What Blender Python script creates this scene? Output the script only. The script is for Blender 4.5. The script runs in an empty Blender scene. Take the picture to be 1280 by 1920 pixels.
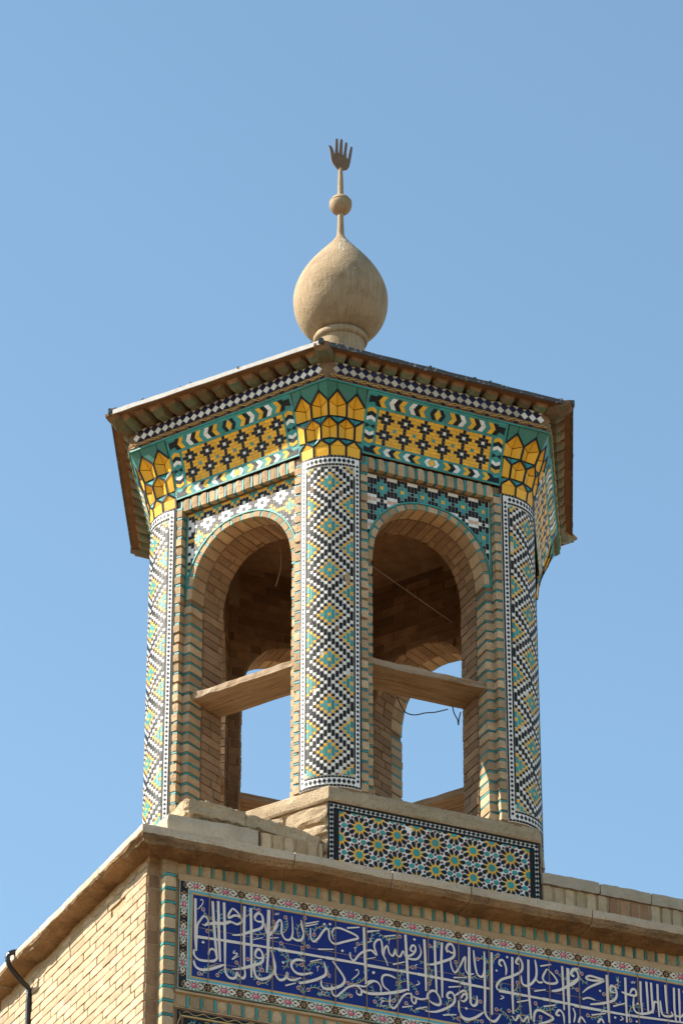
import bpy, math, random
from math import sin, cos, pi, radians, sqrt
from mathutils import Vector, Matrix, noise

random.seed(7)
scene = bpy.context.scene
col = scene.collection

# ---------------------------------------------------------------- camera
cam_data = bpy.data.cameras.new('camera')
cam = bpy.data.objects.new('camera', cam_data); col.objects.link(cam)
cam.location = (-0.02355, -22.7591, -10.5541)
cam.rotation_euler = (pi/2 + 0.52881, 0.0, 0.001156)
cam_data.sensor_fit = 'VERTICAL'; cam_data.sensor_height = 24.0
cam_data.lens = 24.0 * 7359.8 / 1920.0
cam_data.clip_start = 0.5; cam_data.clip_end = 6000
scene.camera = cam

# ---------------------------------------------------------------- sky + sun
SUN_AZ, SUN_EL = radians(-181.0), radians(41.0)
sd = Vector((cos(SUN_EL)*cos(SUN_AZ), cos(SUN_EL)*sin(SUN_AZ), sin(SUN_EL)))
world = bpy.data.worlds.new('World'); scene.world = world; world.use_nodes = True
wn = world.node_tree; wn.nodes.clear()
sky = wn.nodes.new('ShaderNodeTexSky'); sky.sky_type = 'NISHITA'; sky.sun_disc = False
sky.sun_elevation = SUN_EL
sky.sun_rotation = math.atan2(sd.x, sd.y)
sky.altitude = 1500; sky.air_density = 1.0; sky.dust_density = 1.0; sky.ozone_density = 0.3
bg = wn.nodes.new('ShaderNodeBackground'); bg.inputs['Strength'].default_value = 0.103
wo = wn.nodes.new('ShaderNodeOutputWorld')
tint = wn.nodes.new('ShaderNodeMix'); tint.data_type = 'RGBA'; tint.blend_type = 'MULTIPLY'; tint.inputs[0].default_value = 1.0
tint.inputs[7].default_value = (0.99, 1.10, 0.99, 1)          # the haze of the place is a little greener than the model's
wn.links.new(sky.outputs[0], tint.inputs[6]); wn.links.new(tint.outputs[2], bg.inputs[0]); wn.links.new(bg.outputs[0], wo.inputs[0])
sl = bpy.data.lights.new('sun', 'SUN'); sl.energy = 5.0; sl.angle = radians(0.53); sl.color = (1.0, 0.93, 0.82)
so = bpy.data.objects.new('sun', sl); col.objects.link(so)
so.rotation_euler = sd.to_track_quat('Z', 'Y').to_euler(); so.location = (-20, -5, 25)
scene.view_settings.view_transform = 'Standard'; scene.view_settings.look = 'None'
scene.view_settings.gamma = 1.0; scene.view_settings.use_curve_mapping = False
scene.view_settings.exposure = 1.3
scene.render.engine = 'CYCLES'
scene.cycles.max_bounces = 8; scene.cycles.diffuse_bounces = 5

# ---------------------------------------------------------------- materials
MATS = {}
def new_mat(name):
    m = bpy.data.materials.new(name); m.use_nodes = True
    nt = m.node_tree; nt.nodes.clear()
    out = nt.nodes.new('ShaderNodeOutputMaterial'); b = nt.nodes.new('ShaderNodeBsdfPrincipled')
    nt.links.new(b.outputs[0], out.inputs[0]); MATS[name] = m
    return m, nt, b
def nd(nt, t, **kw):
    n = nt.nodes.new(t)
    for k, v in kw.items():
        if k in n.inputs: n.inputs[k].default_value = v
        else: setattr(n, k, v)
    return n
def rnd_value(nt, amount, seedmul=1.0):
    """a factor round 1.0 that differs per island and per object"""
    g = nd(nt, 'ShaderNodeNewGeometry'); oi = nd(nt, 'ShaderNodeObjectInfo')
    a = nd(nt, 'ShaderNodeMath', operation='ADD'); nt.links.new(g.outputs['Random Per Island'], a.inputs[0]); nt.links.new(oi.outputs['Random'], a.inputs[1])
    f = nd(nt, 'ShaderNodeMath', operation='MULTIPLY'); nt.links.new(a.outputs[0], f.inputs[0]); f.inputs[1].default_value = 7.31*seedmul
    fr = nd(nt, 'ShaderNodeMath', operation='FRACT'); nt.links.new(f.outputs[0], fr.inputs[0])
    mr = nd(nt, 'ShaderNodeMapRange'); nt.links.new(fr.outputs[0], mr.inputs[0])
    mr.inputs[3].default_value = 1-amount; mr.inputs[4].default_value = 1+amount
    return mr.outputs[0], fr.outputs[0]
def world_noise(nt, scale, detail=4.0, rough=0.6, stretch=None):
    g = nd(nt, 'ShaderNodeNewGeometry')
    n = nd(nt, 'ShaderNodeTexNoise'); n.inputs['Scale'].default_value = scale; n.inputs['Detail'].default_value = detail; n.inputs['Roughness'].default_value = rough
    src = g.outputs['Position']
    if stretch:
        mp = nd(nt, 'ShaderNodeMapping'); mp.inputs['Scale'].default_value = stretch
        nt.links.new(src, mp.inputs[0]); src = mp.outputs[0]
    nt.links.new(src, n.inputs['Vector'])
    return n.outputs['Fac']
def mixrgb(nt, fac, a, b, mode='MIX'):
    m = nd(nt, 'ShaderNodeMix', data_type='RGBA', blend_type=mode)
    for sock, v in ((m.inputs[0], fac), (m.inputs[6], a), (m.inputs[7], b)):
        if hasattr(v, 'links'): nt.links.new(v, sock)
        elif isinstance(v, (int, float)): sock.default_value = v
        else: sock.default_value = (*v, 1)
    return m.outputs[2]
def ramp(nt, src, stops):
    r = nd(nt, 'ShaderNodeValToRGB'); nt.links.new(src, r.inputs[0])
    e = r.color_ramp.elements
    while len(e) < len(stops): e.new(0.5)
    for el, (p, c) in zip(e, stops):
        el.position = p; el.color = (c, c, c, 1) if isinstance(c, (int, float)) else (*c, 1)
    return r.outputs[0]
def bump(nt, b, src, strength, dist=0.01):
    bm = nd(nt, 'ShaderNodeBump'); bm.inputs['Strength'].default_value = strength; bm.inputs['Distance'].default_value = dist
    nt.links.new(src, bm.inputs['Height']); nt.links.new(bm.outputs[0], b.inputs['Normal'])

def glazed(name, c, rough=0.34, var=0.10, dirt=0.35, dirtc=(0.20, 0.15, 0.10)):
    m, nt, b = new_mat(name)
    v, _ = rnd_value(nt, var)
    hs = nd(nt, 'ShaderNodeHueSaturation'); hs.inputs['Color'].default_value = (*c, 1); nt.links.new(v, hs.inputs['Value'])
    d = ramp(nt, world_noise(nt, 5.0, 6, 0.7), [(0.50, 0.0), (0.72, dirt)])
    d2 = ramp(nt, world_noise(nt, 60.0, 3, 0.6), [(0.60, 0.0), (0.75, dirt*0.8)])
    c1 = mixrgb(nt, d, hs.outputs[0], dirtc); c2 = mixrgb(nt, d2, c1, dirtc)
    nt.links.new(c2, b.inputs['Base Color'])
    rr = nd(nt, 'ShaderNodeMapRange'); nt.links.new(world_noise(nt, 8.0, 3), rr.inputs[0]); rr.inputs[3].default_value = rough-0.08; rr.inputs[4].default_value = rough+0.3
    nt.links.new(rr.outputs[0], b.inputs['Roughness'])
    bump(nt, b, world_noise(nt, 45.0, 2), 0.12, 0.004); b.inputs['Specular IOR Level'].default_value = 0.22
    return m
def earthy(name, c1, c2, c3, var=0.14, rough=0.95, scale=9.0, fine=70.0, bs=0.5, bd=0.008, stain=None, pits=True):
    """brick, plaster and stone: a base that mottles between three colours, with grain and pits in relief"""
    m, nt, b = new_mat(name)
    v, fr = rnd_value(nt, var)
    base = mixrgb(nt, fr, c1, c2)
    n1 = world_noise(nt, scale, 6, 0.65)
    c = mixrgb(nt, ramp(nt, n1, [(0.35, 0.0), (0.7, 0.85)]), base, c3)
    n2 = world_noise(nt, fine, 5, 0.7)
    c = mixrgb(nt, ramp(nt, n2, [(0.3, 0.55), (0.5, 0.0)]), c, tuple(x*0.62 for x in c1))
    if stain:
        c = mixrgb(nt, ramp(nt, world_noise(nt, 2.3, 5, 0.7, (1, 1, 2.2)), [(0.48, 0.0), (0.66, stain[1])]), c, stain[0])
    hs = nd(nt, 'ShaderNodeHueSaturation'); nt.links.new(c, hs.inputs['Color']); nt.links.new(v, hs.inputs['Value'])
    nt.links.new(hs.outputs[0], b.inputs['Base Color'])
    b.inputs['Roughness'].default_value = rough; b.inputs['Specular IOR Level'].default_value = 0.2
    h = nd(nt, 'ShaderNodeMath', operation='ADD'); nt.links.new(n2, h.inputs[0])
    if pits:
        vo = nd(nt, 'ShaderNodeTexVoronoi'); vo.inputs['Scale'].default_value = 55.0
        g = nd(nt, 'ShaderNodeNewGeometry'); nt.links.new(g.outputs['Position'], vo.inputs['Vector'])
        p = ramp(nt, vo.outputs['Distance'], [(0.0, 0.0), (0.25, 1.0)]); nt.links.new(p, h.inputs[1])
    else: nt.links.new(n1, h.inputs[1])
    bump(nt, b, h.outputs[0], bs, bd)
    return m

glazed('glaze_white', (0.78, 0.75, 0.70), dirt=0.34, var=0.07, dirtc=(0.44, 0.36, 0.27))
glazed('glaze_white_dusty_shaded', (0.46, 0.41, 0.34), dirt=0.5, var=0.18, dirtc=(0.30, 0.22, 0.14), rough=0.5)
glazed('glaze_peach', (0.62, 0.40, 0.27), dirt=0.3)
glazed('glaze_black', (0.008, 0.008, 0.009), dirt=0.10, dirtc=(0.07, 0.06, 0.05), rough=0.36)
glazed('glaze_turquoise', (0.045, 0.27, 0.25), dirt=0.28, var=0.2)
glazed('glaze_teal_dark', (0.025, 0.20, 0.21), dirt=0.25, var=0.3)
glazed('glaze_yellow', (0.80, 0.41, 0.028), dirt=0.12, var=0.12)
glazed('glaze_green', (0.045, 0.17, 0.125), dirt=0.25, var=0.06)
glazed('glaze_navy', (0.010, 0.011, 0.042), dirt=0.15, var=0.3)
glazed('glaze_cobalt', (0.007, 0.018, 0.158), dirt=0.16, var=0.10, dirtc=(0.12, 0.10, 0.10), rough=0.25)
glazed('glaze_red', (0.24, 0.022, 0.028), dirt=0.2)
glazed('glaze_pink', (0.46, 0.055, 0.11), dirt=0.2)
glazed('glaze_pink_pale', (0.70, 0.42, 0.40), dirt=0.2)
glazed('glaze_gold', (0.52, 0.34, 0.12), dirt=0.25)
glazed('glaze_cyan', (0.10, 0.36, 0.42), dirt=0.2)
glazed('glaze_letter', (0.72, 0.63, 0.56), dirt=0.08, var=0.03)
glazed('glaze_cream', (0.62, 0.57, 0.46), dirt=0.3)
glazed('glaze_brown', (0.20, 0.10, 0.045), dirt=0.4)
earthy('grout', (0.66, 0.61, 0.54), (0.62, 0.57, 0.50), (0.52, 0.46, 0.38), var=0.02, bs=0.2)
earthy('brick_buff', (0.42, 0.295, 0.17), (0.52, 0.38, 0.235), (0.33, 0.215, 0.12), var=0.18)
earthy('brick_pale', (0.44, 0.325, 0.205), (0.50, 0.38, 0.25), (0.38, 0.27, 0.165), var=0.15, bs=0.5)
earthy('brick_inner', (0.29, 0.18, 0.105), (0.35, 0.225, 0.135), (0.22, 0.135, 0.08), var=0.16)  # darker copy of the brick: shade of openings and recesses in the colour
earthy('brick_shaded', (0.18, 0.10, 0.053), (0.23, 0.135, 0.072), (0.12, 0.066, 0.035), var=0.3)  # brick with the room's and eave's gloom put into its colour
earthy('brick_red', (0.32, 0.15, 0.08), (0.40, 0.21, 0.11), (0.30, 0.16, 0.09), var=0.15)
earthy('mortar', (0.25, 0.168, 0.10), (0.25, 0.168, 0.10), (0.19, 0.125, 0.075), var=0.03, bs=0.7)
earthy('mortar_pale', (0.42, 0.29, 0.165), (0.42, 0.29, 0.165), (0.34, 0.23, 0.13), var=0.03, bs=0.6)
earthy('plaster_buff', (0.46, 0.32, 0.19), (0.50, 0.36, 0.22), (0.36, 0.24, 0.13), var=0.05, scale=5, bs=0.5)
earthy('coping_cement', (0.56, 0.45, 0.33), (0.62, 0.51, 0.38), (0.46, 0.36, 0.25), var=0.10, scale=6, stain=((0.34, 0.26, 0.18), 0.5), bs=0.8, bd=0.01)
earthy('coping_underside', (0.41, 0.26, 0.135), (0.36, 0.23, 0.12), (0.22, 0.14, 0.08), var=0.10, scale=4.5, bs=1.0, bd=0.014, stain=((0.10, 0.06, 0.033), 0.75))  # stained brown, with soffit shade partly put into the colour
earthy('cement_grey', (0.43, 0.35, 0.26), (0.48, 0.40, 0.30), (0.33, 0.26, 0.18), var=0.08, scale=7, bs=0.5)
earthy('stone_pale', (0.47, 0.36, 0.225), (0.52, 0.405, 0.265), (0.34, 0.245, 0.15), var=0.10, scale=7, fine=110.0, bs=1.0, bd=0.012, stain=((0.24, 0.165, 0.10), 0.5))
earthy('terracotta', (0.24, 0.145, 0.08), (0.29, 0.17, 0.09), (0.17, 0.10, 0.06), var=0.22, scale=16, bs=0.8)
earthy('bracket_glaze', (0.22, 0.135, 0.07), (0.14, 0.14, 0.085), (0.05, 0.125, 0.09), var=0.3, scale=11, rough=0.55, bs=0.6)
earthy('ground_paving', (0.18, 0.113, 0.058), (0.18, 0.113, 0.058), (0.145, 0.092, 0.05), var=0.02, scale=0.6, fine=6, pits=False)
earthy('roof_mud', (0.42, 0.33, 0.23), (0.42, 0.33, 0.23), (0.34, 0.26, 0.18), var=0.02, scale=3)

def simple(name, c, rough, metal=0.0, n=None):
    m, nt, b = new_mat(name)
    cc = mixrgb(nt, ramp(nt, world_noise(nt, n or 20.0, 5, 0.7), [(0.35, 0.0), (0.7, 1.0)]), c, tuple(x*0.6 for x in c))
    nt.links.new(cc, b.inputs['Base Color']); b.inputs['Roughness'].default_value = rough; b.inputs['Metallic'].default_value = metal
    return m
simple('black_plastic', (0.02, 0.02, 0.02), 0.4)
simple('wire_brown', (0.25, 0.16, 0.09), 0.7)
simple('wire_dark', (0.03, 0.03, 0.03), 0.6)
simple('hand_metal', (0.19, 0.112, 0.062), 0.75, 0.0, 30)
# roof felt: dark bitumen with worn pale flecks
m, nt, b = new_mat('roof_felt')
f = ramp(nt, world_noise(nt, 35.0, 6, 0.8), [(0.56, 0.0), (0.63, 1.0)])
nt.links.new(mixrgb(nt, f, (0.055, 0.052, 0.05), (0.42, 0.40, 0.37)), b.inputs['Base Color']); b.inputs['Roughness'].default_value = 0.7
bump(nt, b, world_noise(nt, 60, 4), 0.5, 0.006)
m, nt, b = new_mat('flashing_metal_sunlit')
f = ramp(nt, world_noise(nt, 25.0, 6, 0.8), [(0.4, 0.0), (0.7, 0.8)])
nt.links.new(mixrgb(nt, f, (0.27, 0.26, 0.24), (0.12, 0.10, 0.08)), b.inputs['Base Color']); b.inputs['Roughness'].default_value = 0.6
# wood: long grain with weathering
m, nt, b = new_mat('weathered_wood')
tc = nd(nt, 'ShaderNodeTexCoord'); mp = nd(nt, 'ShaderNodeMapping'); mp.inputs['Scale'].default_value = (1.6, 28, 28)
nt.links.new(tc.outputs['Object'], mp.inputs[0]); nn = nd(nt, 'ShaderNodeTexNoise'); nn.inputs['Scale'].default_value = 2.0; nn.inputs['Detail'].default_value = 8; nn.inputs['Roughness'].default_value = 0.75
nt.links.new(mp.outputs[0], nn.inputs['Vector'])
cc = mixrgb(nt, ramp(nt, nn.outputs['Fac'], [(0.3, 0.0), (0.65, 1.0)]), (0.13, 0.07, 0.033), (0.40, 0.27, 0.155))
cc = mixrgb(nt, ramp(nt, world_noise(nt, 4.0, 4), [(0.45, 0.0), (0.7, 0.7)]), cc, (0.40, 0.31, 0.22))
nt.links.new(cc, b.inputs['Base Color']); b.inputs['Roughness'].default_value = 0.9; bump(nt, b, nn.outputs['Fac'], 0.9, 0.012)
# dome paint: tan, with fine runs and rust-brown stain
m, nt, b = new_mat('dome_paint')
tc = nd(nt, 'ShaderNodeTexCoord')
sx = nd(nt, 'ShaderNodeSeparateXYZ'); nt.links.new(tc.outputs['Object'], sx.inputs[0])
at = nd(nt, 'ShaderNodeMath', operation='ARCTAN2'); nt.links.new(sx.outputs[1], at.inputs[0]); nt.links.new(sx.outputs[0], at.inputs[1])
cb = nd(nt, 'ShaderNodeCombineXYZ'); nt.links.new(at.outputs[0], cb.inputs[0]); nt.links.new(sx.outputs[2], cb.inputs[2])
def dome_noise(sc, detail, rough):
    mp = nd(nt, 'ShaderNodeMapping'); mp.inputs['Scale'].default_value = sc; nt.links.new(cb.outputs[0], mp.inputs[0])
    n = nd(nt, 'ShaderNodeTexNoise'); n.inputs['Scale'].default_value = 1.0; n.inputs['Detail'].default_value = detail; n.inputs['Roughness'].default_value = rough
    nt.links.new(mp.outputs[0], n.inputs['Vector']); return n.outputs['Fac']
streak = dome_noise((26, 1, 3.0), 5, 0.65); fine = dome_noise((70, 1, 5.0), 3, 0.6)
cc = mixrgb(nt, ramp(nt, streak, [(0.38, 0.0), (0.66, 1.0)]), (0.36, 0.265, 0.16), (0.28, 0.19, 0.105))
cc = mixrgb(nt, ramp(nt, fine, [(0.60, 0.0), (0.70, 0.55)]), cc, (0.50, 0.41, 0.29))
cc = mixrgb(nt, ramp(nt, world_noise(nt, 14.0, 6, 0.8), [(0.55, 0.0), (0.70, 0.35)]), cc, (0.46, 0.39, 0.29))
cc = mixrgb(nt, ramp(nt, world_noise(nt, 5.5, 5, 0.7), [(0.46, 0.0), (0.68, 0.7)]), cc, (0.19, 0.125, 0.07))
nt.links.new(cc, b.inputs['Base Color']); b.inputs['Roughness'].default_value = 0.8; b.inputs['Specular IOR Level'].default_value = 0.18
hh_ = nd(nt, 'ShaderNodeMath', operation='MULTIPLY_ADD'); nt.links.new(world_noise(nt, 7, 3), hh_.inputs[0]); hh_.inputs[1].default_value = 2.0; nt.links.new(world_noise(nt, 55, 4, .7), hh_.inputs[2])
bump(nt, b, hh_.outputs[0], 0.4, 0.012)
simple('bird_lime', (0.48, 0.41, 0.31), 0.9, 0, 50)

# ---------------------------------------------------------------- mesh helpers
class MB:
    def __init__(s): s.v = []; s.f = []; s.m = []; s.mats = []
    def mi(s, name):
        if name not in s.mats: s.mats.append(name)
        return s.mats.index(name)
    def poly(s, pts, mat):
        b = len(s.v); s.v += [tuple(p) for p in pts]; s.f.append(tuple(range(b, b+len(pts)))); s.m.append(s.mi(mat))
    def prism(s, bot, top, mat, close_bottom=False):
        """bot and top: rings in the same order, seen anticlockwise from the top side"""
        b = len(s.v); n = len(bot); k = s.mi(mat)
        s.v += [tuple(p) for p in bot] + [tuple(p) for p in top]
        s.f.append(tuple(range(b+n, b+2*n))); s.m.append(k)
        for i in range(n):
            j = (i+1) % n; s.f.append((b+i, b+j, b+n+j, b+n+i)); s.m.append(k)
        if close_bottom: s.f.append(tuple(range(b+n-1, b-1, -1))); s.m.append(k)
    def tile(s, poly, fn, h, mat, inset=0.0, base=0.0):
        """a flat tile: poly = (u,v) points anticlockwise seen from outside; fn(u,v,h) places it"""
        cu = sum(p[0] for p in poly)/len(poly); cv = sum(p[1] for p in poly)/len(poly)
        top = []
        for (u, v) in poly:
            d = sqrt((u-cu)**2+(v-cv)**2) or 1; k = max(0, 1-inset/d)
            top.append(fn(cu+(u-cu)*k, cv+(v-cv)*k, h))
        s.prism([fn(u, v, base) for u, v in poly], top, mat)
    def box(s, x0, x1, y0, y1, z0, z1, mat, fn=None):
        p = [(x0,y0,z0),(x1,y0,z0),(x1,y1,z0),(x0,y1,z0),(x0,y0,z1),(x1,y0,z1),(x1,y1,z1),(x0,y1,z1)]
        if fn: p = [fn(*q) for q in p]
        b = len(s.v); s.v += [tuple(q) for q in p]; k = s.mi(mat)
        for f in ((0,3,2,1),(4,5,6,7),(0,1,5,4),(1,2,6,5),(2,3,7,6),(3,0,4,7)): s.f.append(tuple(b+i for i in f)); s.m.append(k)
    def bar(s, p, q, w, nrm, mat, h=None):
        p = Vector(p); q = Vector(q); d = (q-p).normalized(); nn = Vector(nrm); nn = (nn-nn.dot(d)*d).normalized(); sd_ = d.cross(nn)
        h = h or w; p = p-d*w*.3; q = q+d*w*.3
        bot = [p-sd_*w/2-nn*h, q-sd_*w/2-nn*h, q+sd_*w/2-nn*h, p+sd_*w/2-nn*h]
        top = [x+nn*h*1.4 for x in bot]
        s.prism(bot[::-1], top[::-1], mat)
    def sweep(s, pts, radii, mat, seg=8):
        rings = []
        for i, p in enumerate(pts):
            p = Vector(p); t = (Vector(pts[min(i+1, len(pts)-1)])-Vector(pts[max(i-1, 0)])).normalized()
            a = Vector((0, 0, 1)) if abs(t.z) < .9 else Vector((1, 0, 0)); x = t.cross(a).normalized(); y = t.cross(x)
            r = radii[i] if hasattr(radii, '__len__') else radii
            rings.append([p+(x*cos(2*pi*k/seg)+y*sin(2*pi*k/seg))*r for k in range(seg)])
        b = len(s.v); k_ = s.mi(mat)
        for r in rings: s.v += [tuple(q) for q in r]
        for i in range(len(rings)-1):
            for k in range(seg):
                j = (k+1) % seg; s.f.append((b+i*seg+k, b+i*seg+j, b+(i+1)*seg+j, b+(i+1)*seg+k)); s.m.append(k_)
        s.f.append(tuple(b+k for k in range(seg))[::-1]); s.m.append(k_)
        s.f.append(tuple(b+(len(rings)-1)*seg+k for k in range(seg))); s.m.append(k_)
    def lathe(s, prof, mat, seg=64, cx=0, cy=0):
        b = len(s.v); k_ = s.mi(mat)
        for r, z in prof:
            for k in range(seg): a = 2*pi*k/seg; s.v.append((cx+r*cos(a), cy+r*sin(a), z))
        for i in range(len(prof)-1):
            for k in range(seg):
                j = (k+1) % seg; s.f.append((b+i*seg+k, b+i*seg+j, b+(i+1)*seg+j, b+(i+1)*seg+k)); s.m.append(k_)
    def mesh(s, name, smooth=False):
        me = bpy.data.meshes.new(name); me.from_pydata(s.v, [], s.f)
        for n in s.mats: me.materials.append(MATS[n])
        me.polygons.foreach_set('material_index', s.m)
        if smooth: me.polygons.foreach_set('use_smooth', [True]*len(me.polygons))
        me.update(); return me
def link(name, data, parent=None, mat=None, **props):
    o = bpy.data.objects.new(name, data); col.objects.link(o)
    if parent is not None: o.parent = parent
    if mat is not None: o.matrix_local = mat
    for k, v in props.items(): o[k] = v
    return o
def build(name, mb, parent=None, mat=None, smooth=False, **props):
    return link(name, mb.mesh(name, smooth), parent, mat, **props)
def thing(name, label, cat, loc=(0, 0, 0), group=None, mat=None):
    o = bpy.data.objects.new(name, None); col.objects.link(o); o.empty_display_size = 0.2
    if mat is not None: o.matrix_world = mat
    else: o.location = loc
    o['label'] = label; o['category'] = cat
    if group: o['group'] = group
    return o

def rough_brick_mb(sx, sy, sz, seed, mat, n=(2, 2, 2), wear=0.10, amp=0.003):
    """a worn brick from (0,0,0) to (sx,sy,sz): corners pulled in, faces uneven"""
    mb = MB(); rs = random.Random(seed); off = Vector((rs.random()*50, rs.random()*50, rs.random()*50))
    idx = {}; k_ = mb.mi(mat)
    def vert(i, j, k):
        if (i, j, k) in idx: return idx[(i, j, k)]
        p = [i/n[0], j/n[1], k/n[2]]; ext = sum(1 for q in p if q in (0.0, 1.0))
        c = [q-.5 for q in p]; sh = 1 - wear*(max(0, ext-1))*0.5*(0.5+rs.random())
        m = min(sx, sy, sz)
        P = Vector([c[a]*[sx, sy, sz][a] - (1-sh)*m*c[a]*2*0.9 for a in range(3)])
        P += noise.noise_vector((P+off)*22)*amp
        P += Vector((sx/2, sy/2, sz/2)); idx[(i, j, k)] = len(mb.v); mb.v.append(tuple(P)); return idx[(i, j, k)]
    def q(a, b, c, d): mb.f.append((vert(*a), vert(*b), vert(*c), vert(*d))); mb.m.append(k_)
    for i in range(n[0]):
        for j in range(n[1]):
            q((i,j,0),(i,j+1,0),(i+1,j+1,0),(i+1,j,0)); q((i,j,n[2]),(i+1,j,n[2]),(i+1,j+1,n[2]),(i,j+1,n[2]))
    for i in range(n[0]):
        for k in range(n[2]):
            q((i,0,k),(i+1,0,k),(i+1,0,k+1),(i,0,k+1)); q((i,n[1],k),(i,n[1],k+1),(i+1,n[1],k+1),(i+1,n[1],k))
    for j in range(n[1]):
        for k in range(n[2]):
            q((0,j,k),(0,j,k+1),(0,j+1,k+1),(0,j+1,k)); q((n[0],j,k),(n[0],j+1,k),(n[0],j+1,k+1),(n[0],j,k+1))
    return mb
_bc = {}
def brick_mesh(sx, sy, sz, mat, variants=6, **kw):
    key = (round(sx, 4), round(sy, 4), round(sz, 4), mat)
    if key not in _bc:
        _bc[key] = [rough_brick_mb(sx, sy, sz, 100+i, mat, **kw).mesh('brick') for i in range(variants)]
    return random.choice(_bc[key])
def T(x, y, z): return Matrix.Translation((x, y, z))
def RZ(a): return Matrix.Rotation(a, 4, 'Z')
def copy_kids(src, dst):
    for ch in list(src.children):
        c = ch.copy(); col.objects.link(c); c.parent = dst
        copy_kids(ch, c)

# ================================================================ turret
PHI = radians(-5.014)          # turn of the columns
A0 = radians(24.986)           # turn of face 0 (front right)
RC, RA, HH = 1.122, 0.2806, 0.7465
ZT = 2.347                     # top of the shafts
turret = thing('turret', 'six-sided open tiled turret with mosaic corner columns and arches standing on the building corner', 'turret')
def face_m(k): return RZ(A0 + k*pi/3)
def col_m(k): return RZ(PHI + k*pi/3)

def colpt(a, z, h=0.0): return Vector(((RA+h)*sin(a), -RC-(RA+h)*cos(a), z))
def face_to_col(x, y, side):
    """a point of the face on the column's right (side=1) or left (-1), in column axes"""
    a = pi/6*side; X = x if side > 0 else -x
    return (X*cos(a)-y*sin(a), X*sin(a)+y*cos(a))
def make_pier():
    mb = MB(); right = []
    for (x, y) in ((-.4995, -1.235), (-.456, -1.235), (-.456, -1.192), (-.404, -1.192), (-.404, -.8565), (-.4945, -.8565)):
        right.append(face_to_col(x, y, 1))
    left = [(-x, y) for x, y in right][::-1]
    arc = [(colpt(a, 0, -.006).x, colpt(a, 0, -.006).y) for a in [(-HH+2*HH*i/20) for i in range(21)]]
    left[-1] = arc[0]; right[0] = arc[-1]
    ring = left[:-1] + arc + right[1:]
    # remove the doubled inner corner
    ring = [p for i, p in enumerate(ring) if (Vector(p)-Vector(ring[i-1])).length > 1e-4]
    for za, zb_ in ((-.02, 1.66),):
        mb.prism([(x, y, za) for x, y in ring], [(x, y, zb_) for x, y in ring], 'mortar', True)
    return mb
def make_shaft():
    """the round shaft's bed of grout, full height"""
    mb = MB()
    ring = [(colpt(a, 0, -.0005)) for a in [(-HH+2*HH*i/28) for i in range(29)]]
    inner = [Vector((.10, -1.12, 0)), Vector((-.10, -1.12, 0))]
    r = ring+inner
    mb.prism([(p.x, p.y, 0.0) for p in r], [(p.x, p.y, ZT) for p in r], 'grout', True)
    return mb
W = 'glaze_white'; K = 'glaze_black'; TQ = 'glaze_turquoise'; Y = 'glaze_yellow'
SEQ = {0: [(TQ,2),(Y,1),(TQ,2),(Y,1),(K,1),(W,1),(K,3),(W,1),(K,1),(Y,1)],
       1: [(TQ,3),(Y,1),(K,1),(W,1),(K,2),(W,1),(K,2),(W,1),(K,1),(Y,1)],
       2: [(TQ,1),(Y,1),(K,1),(W,1),(K,2),(W,1),(K,1),(W,1),(K,2),(W,1),(K,1),(Y,1)],
       3: [(Y,1),(K,1),(W,1),(K,2),(W,1),(K,1),(Y,1),(K,1),(W,1),(K,2),(W,1),(K,1)]}
START = {0: -2.5, 1: -1.5, 2: -.5, 3: -.5}
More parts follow.
